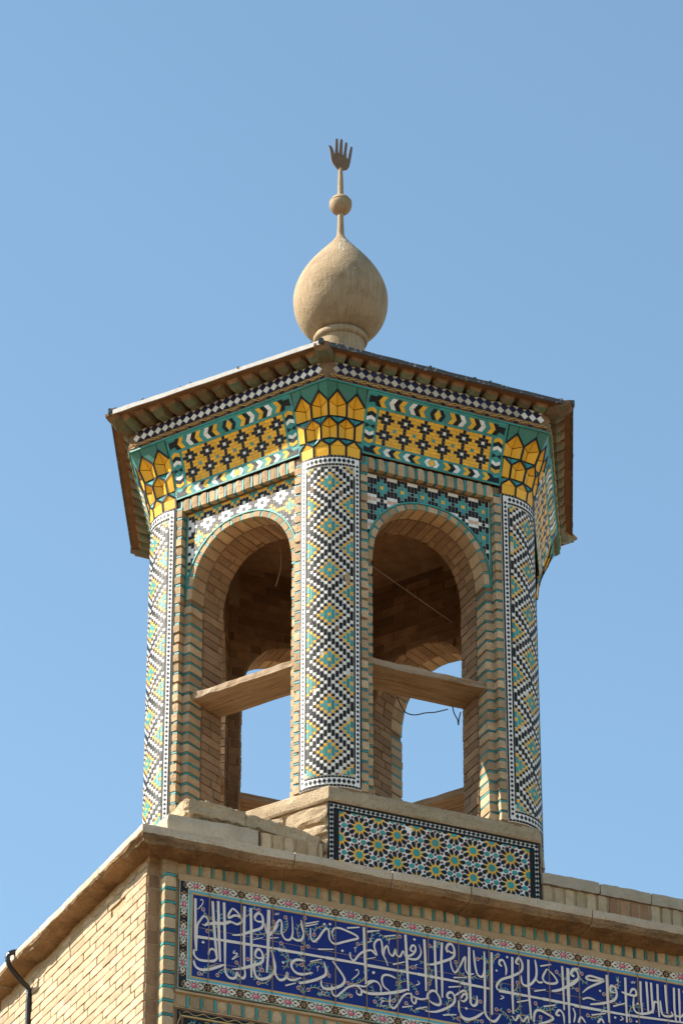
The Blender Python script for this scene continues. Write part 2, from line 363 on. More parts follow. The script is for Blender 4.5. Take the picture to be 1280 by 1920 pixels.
def make_mosaic():
    mb = MB(); rs = random.Random(3)
    U = 0.02264; TW = 0.0236; g = 0.0021; per = 14*U
    fn = lambda s, z, h: colpt(s/RA, z, h)
    z0, z1 = 0.082, ZT-0.082; zc0 = 2.144
    for j in range(-6, 7):
        jj = abs(j); ph = 0.0
        if jj > 3: jj = 6-jj; ph = 7.0
        seq = SEQ[jj]; s0 = j*TW
        for rep in range(-8, 3):
            pos = START[jj]+ph+rep*14
            for mt, n in seq:
                a = zc0+pos*U; b = a+n*U; pos += n
                a2, b2 = max(a, z0), min(b, z1)
                if b2-a2 < .006: continue
                if rs.random() < 0.010: continue
                jx = (rs.random()-.5)*.0022
                mb.tile([(s0-TW/2+g+jx, a2+g), (s0+TW/2-g+jx, a2+g), (s0+TW/2-g+jx, b2-g), (s0-TW/2+g+jx, b2-g)], fn, .0012+rs.random()*.0010, (mt if rs.random() > .02 else {W: 'glaze_white_dusty_shaded', K: 'glaze_brown', TQ: 'glaze_teal_dark', Y: 'glaze_gold'}[mt]), .0006)
    e1 = 6.5*TW                       # edge of the pattern
    edge = RA*HH-.002
    d0 = (e1+.012+edge-.011)/2
    for sg in (-1, 1):
        z = .02
        while z < ZT-.03:             # long black slips, inner and outer
            L = .075+.05*rs.random(); zb_ = min(z+L, ZT-.006)
            for c, w in ((e1+.0065, .0085), (edge-.0055, .0095)):
                if c < edge-.02 and (z < .05 or zb_ > ZT-.05): continue
                mb.tile([(sg*c-w/2, z+.001), (sg*c+w/2, z+.001), (sg*c+w/2, zb_-.001), (sg*c-w/2, zb_-.001)], fn, .0042, K, .001)
            z = zb_
        z = .012; P = .0318
        band = (edge-.011)-(e1+.012); zz = .055
        while zz < ZT-.055:
            c = sg*d0; hw = band*.36; hh = P*.40
            mb.tile([(c, zz-hh), (c+hw, zz), (c, zz+hh), (c-hw, zz)], fn, .004, K, .0008)
            zz += P
        mb.tile([(sg*d0-band/2, .012), (sg*d0+band/2, .012), (sg*d0+band/2, ZT-.012), (sg*d0-band/2, ZT-.012)], fn, .0022, W)
    # rows at foot and head: squares, lozenges, squares
    for zb_ in (0.002, ZT-.078):
        mb_w = e1+.012
        N = 14
        for i in range(N):            # white ground as short curved tiles
            a = -mb_w+2*mb_w*i/N; b = -mb_w+2*mb_w*(i+1)/N
            mb.tile([(a, zb_+.018), (b, zb_+.018), (b, zb_+.062), (a, zb_+.062)], fn, .0022, W)
        N = 17
        for zr in (zb_+.004, zb_+.064):
            full = edge if zr in (zb_+.004,) and zb_ < 1 or (zr == zb_+.064 and zb_ > 1) else mb_w
            NN = int(round(full*2/.0225))
            for i in range(NN):
                a = -full+2*full*i/NN; b = -full+2*full*(i+1)/NN
                mb.tile([(a+.0025, zr), (b-.0025, zr), (b-.0025, zr+.0115), (a+.0025, zr+.0115)], fn, .004, K, .0008)
        N = 11
        for i in range(N):
            c = -mb_w+2*mb_w*(i+.5)/N
            mb.tile([(c, zb_+.022), (c+.0135, zb_+.040), (c, zb_+.058), (c-.0135, zb_+.040)], fn, .004, K, .0008)
    return mb

# ---- capital (tiers of hollow niches)
CA = HH/2                            # angle of one niche
HT = 2.803
def cap_pt(t, s):
    a = t*CA; A = Vector((RA*sin(a), -RC-RA*cos(a)))
    R = 1.589; V = Vector((0, -R)); d = Vector((cos(pi/6), sin(pi/6))) if t >= 0 else Vector((-cos(pi/6), sin(pi/6)))
    B = V + d*(abs(t)/2*0.285)
    return A.lerp(B, s)
def cap_s(z): return max(0, (z-ZT)/(HT-ZT))**1.5
def cp(t, z, pull=0.0):
    p = cap_pt(t, cap_s(z)); c = Vector((0, -RC+.02)); d = (p-c).normalized()
    p = p-d*pull; return Vector((p.x, p.y, z))
def make_capital(parent):
    rib = MB()
    cen = Vector((0, -RC+.25, 2.35))
    def facet(pts, mat):
        pts = [Vector(p) for p in pts]; n = (pts[1]-pts[0]).cross(pts[2]-pts[0]).normalized()
        c = sum(pts, Vector())/len(pts)
        if n.dot(c-cen) < 0: pts = pts[::-1]; n = -n
        sh = [c+(p-c)*(1-.0035/max(.004, (p-c).length)) for p in pts]
        mb = MB(); mb.prism([p-n*.012 for p in pts], sh, mat); build('glazed_facet', mb, parent)
    def ribs(*pp):
        for p, q in zip(pp, pp[1:]):
            m = (p+q)/2; rib.bar(p, q, .0135, (m-cen).normalized()-Vector((0, 0, .4)), K, .006)
    # tier levels: base, shoulder, peak
    tiers = [(2.350, 2.417, 2.458, [(-2,-1),(-1,0),(0,1),(1,2)], 0.0),
             (2.458, 2.553, 2.598, [(-2,-1.5),(-1.5,-.5),(-.5,.5),(.5,1.5),(1.5,2)], .030),
             (2.598, 2.687, 2.758, [(-2,-1),(-1,0),(0,1),(1,2)], .036)]
    for ti, (zb_, zs, zp, cells, pull) in enumerate(tiers):
        for a, b in cells:
            half = (b-a) < .9; mid = (a+b)/2
            BL, BR = cp(a, zb_), cp(b, zb_); SL, SR = cp(a, zs), cp(b, zs)
            if half:
                out = b if abs(b) > abs(a) else a
                PK = cp(out, zp); ins = a if out == b else b
                # outer half niche is one flat leaf
                P_in_b, P_in_s = cp(ins, zb_), cp(ins, zs); P_out_b = cp(out, zb_+.01)
                facet([P_in_b, P_out_b, PK, P_in_s], Y); ribs(P_in_b, P_in_s, PK)
                continue
            flat = ti == 2 and abs(mid) > 1
            BC = cp(mid, zb_+(.018 if pull else 0), pull); SC = cp(mid, zs-.012, pull); PK = cp(mid, zp)
            if ti == 0:
                facet([BL, BR, SR, SL], Y); facet([SL, SR, PK], Y)
                ribs(SL, PK, SR)
            else:
                facet([BL, BC, SC, SL], Y); facet([BC, BR, SR, SC], Y)
                facet([SL, SC, PK], Y); facet([SC, SR, PK], Y)
                ribs(SL, PK, SR); ribs(BL, BC, BR)
            if a > -1.99: ribs(BL, SL)
            elif ti == 0: ribs(BL, SL)
            if b > 1.99 and ti == 0: ribs(BR, SR)
        # links up to the next tier: inverted triangles from every shoulder
        if ti < 2:
            nxt = tiers[ti+1]; npull = nxt[4]
            bounds = sorted({c[0] for c in cells} | {c[1] for c in cells})
            for t in bounds:
                S = cp(t, zs-.004)
                l, r = t-.5, t+.5
                if l < -2 and r > -1.9 and ti == 0:  facet([S, cp(r, zp), cp(-2, zp)], TQ); continue
                if r > 2 and ti == 0: facet([S, cp(2, zp), cp(l, zp)], TQ); continue
                if l < -2 or r > 2: continue
                C_ = cp(t, zp+.018, npull)
                facet([S, cp(l, zp), C_], TQ); facet([S, C_, cp(r, zp)], TQ)
    # green field up to the cornice
    zs, zp = tiers[2][1], tiers[2][2]
    G = 'glaze_green'
    top = lambda t: cp(t, HT)
    for t in (-1, 0, 1):
        S = cp(t, zs)
        if t: facet([S, cp(t+.5, zp), top(t+.5), top(t-.5), cp(t-.5, zp)], G)
        else:
            facet([S, cp(.5, zp), top(.5), top(0)], G); facet([S, top(0), top(-.5), cp(-.5, zp)], G)
    for s_ in (-1, 1):
        facet([cp(2*s_, zs), cp(1.5*s_, zp), top(1.5*s_), top(2*s_)], G)
    build('glazed_rib', rib, parent, kind='stuff')
    core = MB()                       # body behind the facets
    lv = [ZT-.001, 2.45, 2.6, 2.7, HT]
    for i in range(len(lv)-1):
        ra_ = [cp(t/2, lv[i], .062) for t in range(-4, 5)] + [Vector((.2, -.95, lv[i])), Vector((-.2, -.95, lv[i]))]
        rb_ = [cp(t/2, lv[i+1], .062) for t in range(-4, 5)] + [Vector((.2, -.95, lv[i+1])), Vector((-.2, -.95, lv[i+1]))]
        for q in rb_: q.z = lv[i+1]
        core.prism([tuple(p) for p in ra_], [tuple(p) for p in rb_], 'mortar', i == 0)
    build('capital_core', core, parent)

col_roots = []
for k in range(6):
    c = link('column', None, turret, (T(-.034, .01, 0) if k == 2 else T(0, 0, 0)) @ col_m(k)); col_roots.append(c)
c0 = col_roots[0]
pier_me = make_pier().mesh('pier'); shaft_me = make_shaft().mesh('shaft'); mos_me = make_mosaic().mesh('mosaic')
for c in col_roots:
    link('pier', pier_me, c); link('shaft', shaft_me, c); link('mosaic_tiles', mos_me, c, kind='stuff')
cap0 = link('capital', None, turret, col_m(0)); make_capital(cap0)
for k in range(1, 6):
    c = cap0.copy(); col.objects.link(c); c.matrix_local = (T(-.022, .007, 0) if k == 2 else T(0, 0, 0)) @ col_m(k)
    for ch in cap0.children:
        d = ch.copy(); col.objects.link(d); d.parent = c

rs = random.Random(6)
for (a_, z_, ra_, rz_) in ((.40, 1.455, .020, .055), (.10, 2.20, .014, .012), (-.20, 2.19, .010, .008)):
    pm = MB(); n = 13; pts = [(a_+(ra_/RA)*cos(t*2*pi/n)*(.6+.6*rs.random()), z_+rz_*sin(t*2*pi/n)*(.6+.6*rs.random())) for t in range(n)]
    pm.prism([colpt(a, z, .0005) for a, z in pts], [colpt(a_+(a-a_)*.7, z_+(z-z_)*.7, .0065) for a, z in pts], 'mortar_pale')
    build('plaster_patch', pm, col_roots[0])
# ---- faces
OW, ZSP, OB = 0.395, 1.66, 0.455     # opening half width, springing, rise
YF, YR, YI = -1.245, -1.198, -0.855  # front, recess and inner planes
ZL0, ZL1 = 2.300, 2.388              # soldier ledge
ZF0, ZF1, VH = 2.398, 2.800, 0.43    # frieze
def arch(a, r=0.0):
    e = 2/2.2; c, s = cos(a), sin(a)
    return ((OW+r)*math.copysign(abs(c)**e, c), ZSP+(OB+r)*abs(s)**e)
def arch_z(x, r=0.0):
    q = min(1, abs(x)/(OW+r)); return ZSP+(OB+r)*(1-q**2.2)**(1/2.2)
def make_wall_mass():
    """masonry above the springing: front panel bed, inner face, soffit"""
    mb = MB(); N = 32
    xs = [-.4933+ .9866*i/N for i in range(N+1)]
    for (y, zt, xr) in ((YR+.008, 2.42, .499), (YI-.0015, 2.42, .4945)):
        pts = [(-xr, ZSP), (-OW-.0015, ZSP)]+[(lambda p: (p[0], p[1]))(arch(pi-pi*i/24, .0015)) for i in range(1, 24)]+[(OW+.006, ZSP), (xr, ZSP), (xr, zt), (-xr, zt)]
        # split as strips to keep polygons simple
        ar = [(-xr, ZSP)]+[arch(pi-pi*i/24, .0015) for i in range(25)]+[(xr, ZSP)]
        for i in range(len(ar)-1):
            (xa, za), (xb, zb_) = ar[i], ar[i+1]
            if xb-xa < 1e-5: continue
            q = [(xa, y, za), (xb, y, zb_), (xb, y, zt), (xa, y, zt)]
            mb.poly(q if y < -1 else q[::-1], 'mortar')
    ar = [arch(pi-pi*i/24, .0015) for i in range(25)]
    for i in range(24):
        (xa, za), (xb, zb_) = ar[i], ar[i+1]
        mb.poly([(xa, YR+.008, za), (xa, YI-.0015, za), (xb, YI-.0015, zb_), (xb, YR+.008, zb_)], 'mortar')
    for sg in (-1, 1):               # returns of the recess beside the spandrel, and the front strip bed
        mb.box(*sorted((sg*.456, sg*.4995)), YF+.010, YR+.012, ZSP-.002, ZL1, 'mortar')
    mb.box(-.456, .456, YF+.012, YR+.012, ZL0+.008, ZL1-.002, 'mortar')
    mb.box(-.499, .499, YR+.01, YI-.01, 2.43, 2.80, 'mortar')
    mb.box(-.499, .499, YI-.012, YI, 2.421, 2.75, 'brick_shaded')
    return mb
def cove(u, v, h=0.0):
    s = v/VH; z = ZF0+(ZF1-ZF0)*s; y = -1.25-.126*s**1.8
    dy = -.126*1.8*s**.8/(ZF1-ZF0); n = Vector((0, -1, dy)).normalized()
    return Vector((u, y, z))+n*h
def inner_bricks(mb):
    """lining of the opening and of the room's side of the wall"""
    rs = random.Random(11)
    path = [(-OW, .0)]; z = 0
    courses = []
    z = 0.0
    while z < ZSP-.02: courses.append(((-OW, z), (-OW, min(z+.058, ZSP)), 'L')); courses.append(((OW, z), (OW, min(z+.058, ZSP)), 'R')); z += .058
    M = 26
    for i in range(M): courses.append((arch(pi-pi*i/M), arch(pi-pi*(i+1)/M), 'A'))
    for (p, q, kind_) in courses:
        off = rs.random()*.12
        y = YR+.135 if True else YR
        while y < YI-.01:
            L = .12 if off else .2; L = .07+rs.random()*.16; off = 0
            y2 = min(y+L, YI)
            if YI-y2 < .03: y2 = YI
            dx, dz = q[0]-p[0], q[1]-p[1]; l = sqrt(dx*dx+dz*dz); dx /= l; dz /= l
            if kind_ == 'L': nx, nz = 1, 0
            elif kind_ == 'R': nx, nz = -1, 0
            else: nx, nz = dz, -dx
            g = .0032; h = rs.random()*.007
            a = (p[0]+dx*g, p[1]+dz*g); b = (q[0]-dx*g, q[1]-dz*g)
            bot = [(a[0]-nx*.012, y+g, a[1]-nz*.012), (a[0]-nx*.012, y2-g, a[1]-nz*.012), (b[0]-nx*.012, y2-g, b[1]-nz*.012), (b[0]-nx*.012, y+g, b[1]-nz*.012)]
            c = (Vector(bot[0])+Vector(bot[2]))/2
            top = [Vector((t[0]+nx*(.0145+h*.8), t[1], t[2]+nz*(.0145+h*.8))) for t in bot]
            top = [t+(Vector((c.x, c.y, c.z))-Vector(t)).normalized()*.002 for t in top]
            if kind_ == 'R': bot, top = bot[::-1], top[::-1]
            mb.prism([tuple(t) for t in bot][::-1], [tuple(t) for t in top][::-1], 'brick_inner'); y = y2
    # inner face
    r = 0; z = .0
    while z < 2.68:
        x = -.4933 - (.1 if r % 2 else 0)
        zm = z+.033
        hw = OW+.012 if zm < ZSP else (0 if zm > ZSP+OB+.012 else (OW+.012)*(max(0, 1-((zm-ZSP)/(OB+.012))**2.2))**(1/2.2))
        while x < .4933:
            x2 = min(x+.19+rs.random()*.03, .4933); xa = max(x, -.4933)
            segs = [(xa, x2)]
            if hw > 0:
                segs = [s_ for s_ in ((xa, min(x2, -hw)), (max(xa, hw), x2)) if s_[1]-s_[0] > .02]
            for (sa, sb) in segs:
                h = .0015+rs.random()*.004
                mb.tile([(-sb+.003, z+.003), (-sa-.003, z+.003), (-sa-.003, z+.063), (-sb+.003, z+.063)], lambda u, v, hh: Vector((-u, YI+hh, v)), h, 'brick_shaded', .002, -.012)
            x = x2
        z += .067; r += 1
SPW = .0241
def spandrel(mb, style):
    fn = lambda u, v, h: Vector((u, YR+.008-h, v))
    rs = random.Random(5)
    ground = 'grout'
    z_top = 2.296; n = 18
    def colour_runs(c, flower):
        pass
    if style == 'teal':
        F, FC, OC, OCC = TQ, Y, W, 'glaze_peach'
        col_runs = {0: [(F,2),(FC,1),(F,2),(K,1),(K,1),(K,1)], 1: [(F,3),(K,2),(W,1),(K,2)], 2: [(F,1),(K,2),(W,1),(OCC,1),(W,1),(K,2)], 3: [(K,1),(K,2),(W,1),(OCC,1),(W,1),(K,2)]}
        st = {0: -2.5, 1: -1.5, 2: -.5, 3: -.5}
    else:
        F = W
        col_runs = {0: [(W,2),(K,1),(W,2),(K,1),(Y,1),(K,1)], 1: [(W,3),(K,2),(Y,1),(K,2)], 2: [(W,1),(K,2),(Y,1),(TQ,1),(Y,1),(K,2)], 3: [(K,1),(K,1),(Y,1),(TQ,3),(Y,1),(K,1)]}
        st = {0: -2.5, 1: -1.5, 2: -.5, 3: -.5}
    zc = z_top-.085 if style == 'teal' else z_top-.105
    for ci in range(-n, n):
        j = (ci+(2 if style == 'teal' else 0)) % 6; j = j if j <= 3 else 6-j
        u0 = (ci+.0)*SPW+SPW/2
        if abs(u0)+SPW/2 > .439: continue
        for rep in range(-4, 2):
            pos = st[j]+rep*8
            for mt, nn_ in col_runs[j]:
                a = zc+pos*SPW; b = a+nn_*SPW; pos += nn_
                a = max(a, ZSP-.05); b = min(b, z_top)
                if b-a < .008: continue
                if abs(u0) < OW+.052:
                    za = arch_z(u0, .050)
                    if b < za: continue
                    a = max(a, za-.004)
                    if b-a < .006: continue
                g = .0012
                mb.tile([(u0-SPW/2+g, a+g), (u0+SPW/2-g, a+g), (u0+SPW/2-g, b-g), (u0-SPW/2+g, b-g)], fn, .0022+rs.random()*.0010, mt, .0006, -.001)
    # bed of grout behind
    N = 40
    for i in range(N):
        a = -.444+.888*i/N; b = a+.888/N
        za, zb_ = [arch_z(x, .044) if abs(x) < OW+.044 else ZSP for x in (a, b)]
        mb.poly([fn(a, za, .0008), fn(b, zb_, .0008), fn(b, z_top, .0008), fn(a, z_top, .0008)], 'grout')
    for sg in (-1, 1):
        mb.tile([(sg*.4425-.005, ZSP+.02), (sg*.4425+.005, ZSP+.02), (sg*.4425+.005, z_top), (sg*.4425-.005, z_top)], fn, .007, TQ)
    # turquoise line round the arch
    M = 36
    for i in range(M):
        a0, a1 = pi-pi*i/M, pi-pi*(i+1)/M
        p0, p1 = arch(a0, .0415), arch(a1, .0415); q0, q1 = arch(a0, .0515), arch(a1, .0515)
        mb.tile([p0, p1, q1, q0], fn, .010, TQ)
def make_frieze(parent, style):
    rs = random.Random(9)
    bed = MB(); N = 14
    for i in range(N):
        v0, v1 = VH*i/N, VH*(i+1)/N
        bed.poly([cove(-.502, v0, -.001), cove(.502, v0, -.001), cove(.502, v1, -.001), cove(-.502, v1, -.001)], 'grout')
    build('frieze_bed', bed, parent)
    mb = MB()
    def strip(u0, u1, v0, v1, mat, n, horiz, h=.0035):
        for i in range(n):
            if horiz:
                a, b = u0+(u1-u0)*i/n, u0+(u1-u0)*(i+1)/n; q = [(a+.001, v0), (b-.001, v0), (b-.001, v1), (a+.001, v1)]
            else:
                a, b = v0+(v1-v0)*i/n, v0+(v1-v0)*(i+1)/n; q = [(u0, a+.001), (u1, a+.001), (u1, b-.001), (u0, b-.001)]
            mb.tile(q, cove, h, mat)
    U = .0231; RW = .0213; F0u, F1u, F0v = -17.5*U, 17.5*U, .0915
    # turquoise framing lines and band ground
    strip(-.5, -.486, .0, VH, TQ, 12, False); strip(.486, .5, .0, VH, TQ, 12, False)
    strip(-.486, .486, .001, .013, TQ, 14, True); strip(-.486, .486, VH-.014, VH-.001, TQ, 14, True)
    strip(F0u-.013, F0u-.001, .08, VH-.095, TQ, 9, False); strip(F1u+.001, F1u+.013, .08, VH-.095, TQ, 9, False)
    strip(F0u-.013, F1u+.013, .078, .090, TQ, 14, True); strip(F0u-.013, F1u+.013, F0v+11*RW+.001, F0v+11*RW+.013, TQ, 14, True)
    for v0, v1 in ((.0135, .0775), (F0v+11*RW+.0135, VH-.0145)):
        strip(-.486, .486, v0, v1, TQ, 20, True, .0022)
    for s_ in (-1, 1): strip(*sorted((s_*.419, s_*.486)), .078, F0v+11*RW+.0135, TQ, 6, False, .0022)
    # central field
    grid = {}
    for cx_ in range(35):
        for r in range(11):
            du = (cx_-2+3) % 6-3; k = (r-3) % 5; dv = k if k <= 2 else k-5
            if r > 10: dv = 9
            c = Y
            if du == -3 and dv in (2, -2) : c = TQ if dv == 2 and r not in (0, 10) else Y
            ad, av = abs(du), abs(dv)
            if av == 0 and ad <= 2: c = K if ad else W
            elif av == 1 and ad <= 1: c = K
            elif av == 2 and ad == 0: c = K
            if r == 0 and av == 2 and ad == 0: c = K
            grid[(cx_, r)] = c
    for r in range(11):
        cx_ = 0
        while cx_ < 35:
            c = grid[(cx_, r)]; n = 1
            lim = {W: 1, TQ: 1, K: 2, Y: 2}[c]
            while n < lim and cx_+n < 35 and grid[(cx_+n, r)] == c: n += 1
            a = F0u+cx_*U; b = a+n*U; v = F0v+r*RW
            if rs.random() > .004:
                mb.tile([(a+.0009, v+.0009), (b-.0009, v+.0009), (b-.0009, v+RW-.0009), (a+.0009, v+RW-.0009)], cove, .0014+rs.random()*.0008, c, .0005)
            cx_ += n
    build('frieze_tiles', mb, parent, kind='stuff')
    def single(poly, mat):
        m1 = MB(); m1.tile(poly, cove, .0045, mat, .001); build('arrow_tile', m1, parent)
    for bi, v0 in enumerate((.0155, F0v+11*RW+.016)):
        h = (.060, .071)[bi]; vm = v0+h/2; d = .023
        # centre hexagon
        w = .026
        if style:
            for sg in (-1, 1):
                single([(sg*.008, v0), (sg*.034, v0), (sg*.054, vm), (sg*.028, vm)][::sg], W if bi == 0 else K)
                single([(sg*.028, vm), (sg*.054, vm), (sg*.034, v0+h), (sg*.008, v0+h)][::sg], W if bi == 0 else K)
            single([(0, v0), (.024, vm), (0, v0+h), (-.024, vm)], Y)
        for g_ in range(1, 4):
            for sg in (-1, 1):
                base = g_*.1405
                cols = (Y, K, W)
                for i, mt in enumerate(cols):
                    x = base-.062+i*.0355
                    if x > .40: continue
                    single([(sg*x, v0), (sg*(x+.034), v0), (sg*(x+.034+d), vm), (sg*(x+d), vm)][::sg], mt)
                    single([(sg*(x+d), vm), (sg*(x+.034+d), vm), (sg*(x+.034), v0+h), (sg*x, v0+h)][::sg], mt)
    for sg in (-1, 1):
        ua, ub = sorted((sg*.421, sg*.484)); um = (ua+ub)/2
        vm = (F0v+F0v+11*RW)/2
        for s2 in (-1, 1):
            for i, mt in enumerate((W, K, Y)):
                v = vm+s2*(.030+i*.027)
                q1 = [(ua, v), (um, v+s2*.015), (um, v+s2*(.015+.0255)), (ua, v+s2*.0255)]
                q2 = [(um, v+s2*.015), (ub, v), (ub, v+s2*.0255), (um, v+s2*(.015+.0255))]
                single(q1[::s2], mt); single(q2[::s2], mt)
            single([(um, vm), (ub-.004, vm+s2*.018), (um, vm+s2*.036), (ua+.004, vm+s2*.018)][::s2], TQ)
            # black quarter wedge in the corner
            vc = vm+s2*(.118+.075)
            q = [(ua, vc), (ua, vc-s2*.045), (ua+(ub-ua)*.6, vc-s2*.036), (ub, vc)] if sg < 0 else [(ub, vc), (ua, vc), (ua+(ub-ua)*.4, vc-s2*.036), (ub, vc-s2*.045)]
            single(q[::s2], K)
        single([(ua, vm-.016), (um, vm), (ua, vm+.016)][::-1], K); single([(ub, vm-.016), (ub, vm+.016), (um, vm)][::-1], K)
def jamb_bricks(parent, individual):
    """two stacks of worn facing bricks each side, with glazed slips between courses"""
    slips = MB(); bulk = MB(); rs = random.Random(21)
    PZ = .0707; hb = .054
    nC = int(2.36/PZ)
    for sg in (-1, 1):
        for stack in (0, 1):
            for i in range(nC):
                z = .004+i*PZ
                if stack == 0: x0, x1, y0, y1 = .4485, .4985, YF, YR+.004
                else:
                    x0, x1, y0, y1 = .3955, .4545, YR, YR+.130
                    if z+hb > ZSP: break
                if stack == 0 and z+hb > 2.37: break
                xa, xb = (x0, x1) if sg > 0 else (-x1, -x0)
                jx = (rs.random()-.5)*.004; jy = (rs.random()-.5)*.005; jz = (rs.random()-.5)*.003
                if individual:
                    link('brick', brick_mesh(xb-xa, y1-y0, hb, 'brick_buff', wear=.045, amp=.0045), parent, T(xa+jx, y0+jy, z+jz))
                else: bulk.box(xa+jx, xb+jx, y0+jy, y1, z, z+hb, 'brick_buff')
                ca_, cb_ = 0, 0
                if rs.random() < .5: ca_, cb_ = (rs.random()*.4*(xb-xa), 0) if rs.random() < .5 else (0, rs.random()*.4*(xb-xa))
                if stack == 0 and rs.random() < .06: continue
                slips.box(xa+.002+ca_, xb-.002-cb_, y0+.002+rs.random()*.003, y1-.004, z+hb+.002, z+PZ-.001-.003*rs.random(), 'glaze_teal_dark' if rs.random() < .85 else TQ)
                slips.box(xa+.009, xb-.009, y0+.009, y1-.006, z+hb-.003, z+PZ+.003, 'mortar')
    if bulk.v: build('facing_bricks', bulk, parent, kind='stuff')
    # arch ring
    M = 18
    for i in range(M):
        a0, a1 = pi-pi*i/M, pi-pi*(i+1)/M
        p0, p1 = Vector(arch(a0)), Vector(arch(a1)); q0, q1 = Vector(arch(a0, .040)), Vector(arch(a1, .040))
        f = .15
        p1b = p0.lerp(p1, 1-f); q1b = q0.lerp(q1, 1-f)
        mbb = MB(); j = (rs.random()-.5)*.006; jr = rs.random()*.004
        c = (p0+q0+p1b+q1b)/4
        nseg = 3
        ring = [(p0+(c-p0)*.04*rs.random()), (p1b+(c-p1b)*.05*rs.random()), (q1b+(c-q1b)*.04), (q0+(c-q0)*.03)]
        fr = [(p.x, YR+j+rs.random()*.004, p.y) for p in [r_.lerp(c, .07) for r_ in ring]]
        mid = [(p.x, YR+j+.009, p.y) for p in ring]; bk = [(p.x, YR+.132, p.y) for p in ring]
        mbb.prism(bk, mid, 'brick_buff'); mbb.f.pop(0); mbb.m.pop(0)
        mbb.prism(mid, fr, 'brick_buff')
        if individual: build('arch_brick', mbb, parent)
        else:
            b_ = len(bulk.v)
            mb2 = MB(); mb2.v, mb2.f, mb2.m, mb2.mats = mbb.v, mbb.f, mbb.m, mbb.mats
            build('arch_brick', mb2, parent) if False else slips_add(slips, mbb)
        r = [p1b, p1, q1, q1b]
        slips.prism([(p.x, YR+.030, p.y) for p in r], [(p.x, YR+.004, p.y) for p in r], TQ if i % 3 else 'glaze_teal_dark')
        rr = [p1b, p1, q1, q1b]; cc_ = sum((Vector(p) for p in rr), Vector((0, 0)))/4
        slips.prism([(p.x, YR+.131, p.y) for p in rr], [(p.x, YR+.0305, p.y) for p in rr], 'mortar')
    # soldier ledge
    N = 13; wd = .910/N
    for i in range(N):
        xa = -.455+i*wd
        if individual: link('ledge_brick', brick_mesh(wd-.016, YR-YF, ZL1-ZL0, 'brick_buff', wear=.10, amp=.003), parent, T(xa+.008, YF+(rs.random()-.5)*.004, ZL0))
        else: slips.box(xa+.008, xa+wd-.008, YF, YR, ZL0, ZL1, 'brick_buff')
        slips.box(xa-.0065, xa+.0065, YF+.004, YR, ZL0+.003, ZL1-.003, 'glaze_teal_dark' if i % 4 else TQ)
    build('glazed_slip', slips, parent, kind='stuff')
def slips_add(dst, src):
    b = len(dst.v); dst.v += src.v
    for f, m_ in zip(src.f, src.m): dst.f.append(tuple(b+i for i in f)); dst.m.append(dst.mi(src.mats[m_]))

wall_me = make_wall_mass().mesh('wall_mass'); ib = MB(); inner_bricks(ib); ib_me = ib.mesh('inner_bricks')
sp_me = {}
for st in ('teal', 'white'):
    q = MB(); spandrel(q, st); sp_me[st] = q.mesh('spandrel_tiles')
far_jamb = None; far_frieze = None
for k in range(6):
    near = k in (0, 5)
    a = link('arch_wall', wall_me, turret, face_m(k) @ T(0, .034 if k == 1 else 0, 0))
    link('lining_bricks', ib_me, a, kind='stuff')
    link('spandrel_tiles', sp_me['white' if k in (5, 1, 3) else 'teal'], a, kind='stuff')
    if near:
        jamb_bricks(a, True)
        fr = link('frieze', None, turret, face_m(k)); make_frieze(fr, True)
    else:
        fr = link('frieze', None, turret, face_m(k))
        if far_jamb is None:
            jamb_bricks(a, False); far_jamb = a; make_frieze(fr, True); far_frieze = fr
        else:
            for ch in far_jamb.children:
                if ch.name.startswith(('facing', 'glazed')):
                    c = ch.copy(); col.objects.link(c); c.parent = a
            for ch in far_frieze.children:
                c = ch.copy(); col.objects.link(c); c.parent = fr
# planks
def plank(seed):
    rs = random.Random(seed); mb = MB(); NX, NY = 26, 5
    x0, x1, y0, y1, z0, z1 = -.42, .42, -1.172, -.862, .934, .982
    o = Vector((seed*3.1, 0, 0))
    def top(x, y): return z1-.004-.010*max(0, noise.noise(Vector((x*9, y*30, 0))+o))-(.012*max(0, noise.noise(Vector((x*5, 3, 0))+o)) if y < -1.14 else 0)
    def bot(x, y): return z0+.006*noise.noise(Vector((x*4, y*40, 5))+o)
    g = {}
    k_ = mb.mi('weathered_wood')
    for s_ in (0, 1):
        for i in range(NX+1):
            for j in range(NY+1):
                x = x0+(x1-x0)*i/NX; y = y0+(y1-y0)*j/NY
                if j == 0: y += .012*noise.noise(Vector((x*12, 7, s_))+o)
                g[(s_, i, j)] = len(mb.v); mb.v.append((x, y, top(x, y) if s_ else bot(x, y)))
    def q(*a): mb.f.append(tuple(g[t] for t in a)); mb.m.append(k_)
    for i in range(NX):
        for j in range(NY):
            q((1,i,j),(1,i+1,j),(1,i+1,j+1),(1,i,j+1)); q((0,i,j),(0,i,j+1),(0,i+1,j+1),(0,i+1,j))
        q((0,i,0),(0,i+1,0),(1,i+1,0),(1,i,0)); q((0,i,NY),(1,i,NY),(1,i+1,NY),(0,i+1,NY))
    return mb
for k in range(6):
    build('tie_plank', plank(k+1), turret, face_m(k) @ T(0, 0, (.0, .0, -.03, -.02, .0, .01)[k]))
# ceiling and floor of the room
mb = MB(); R6 = lambda r, z: [(r*cos(PHI-pi/2+i*pi/3), r*sin(PHI-pi/2+i*pi/3), z) for i in range(6)]
mb.prism(R6(1.12, 2.66), R6(1.12, 2.80), 'brick_shaded', True); build('ceiling', mb, turret)
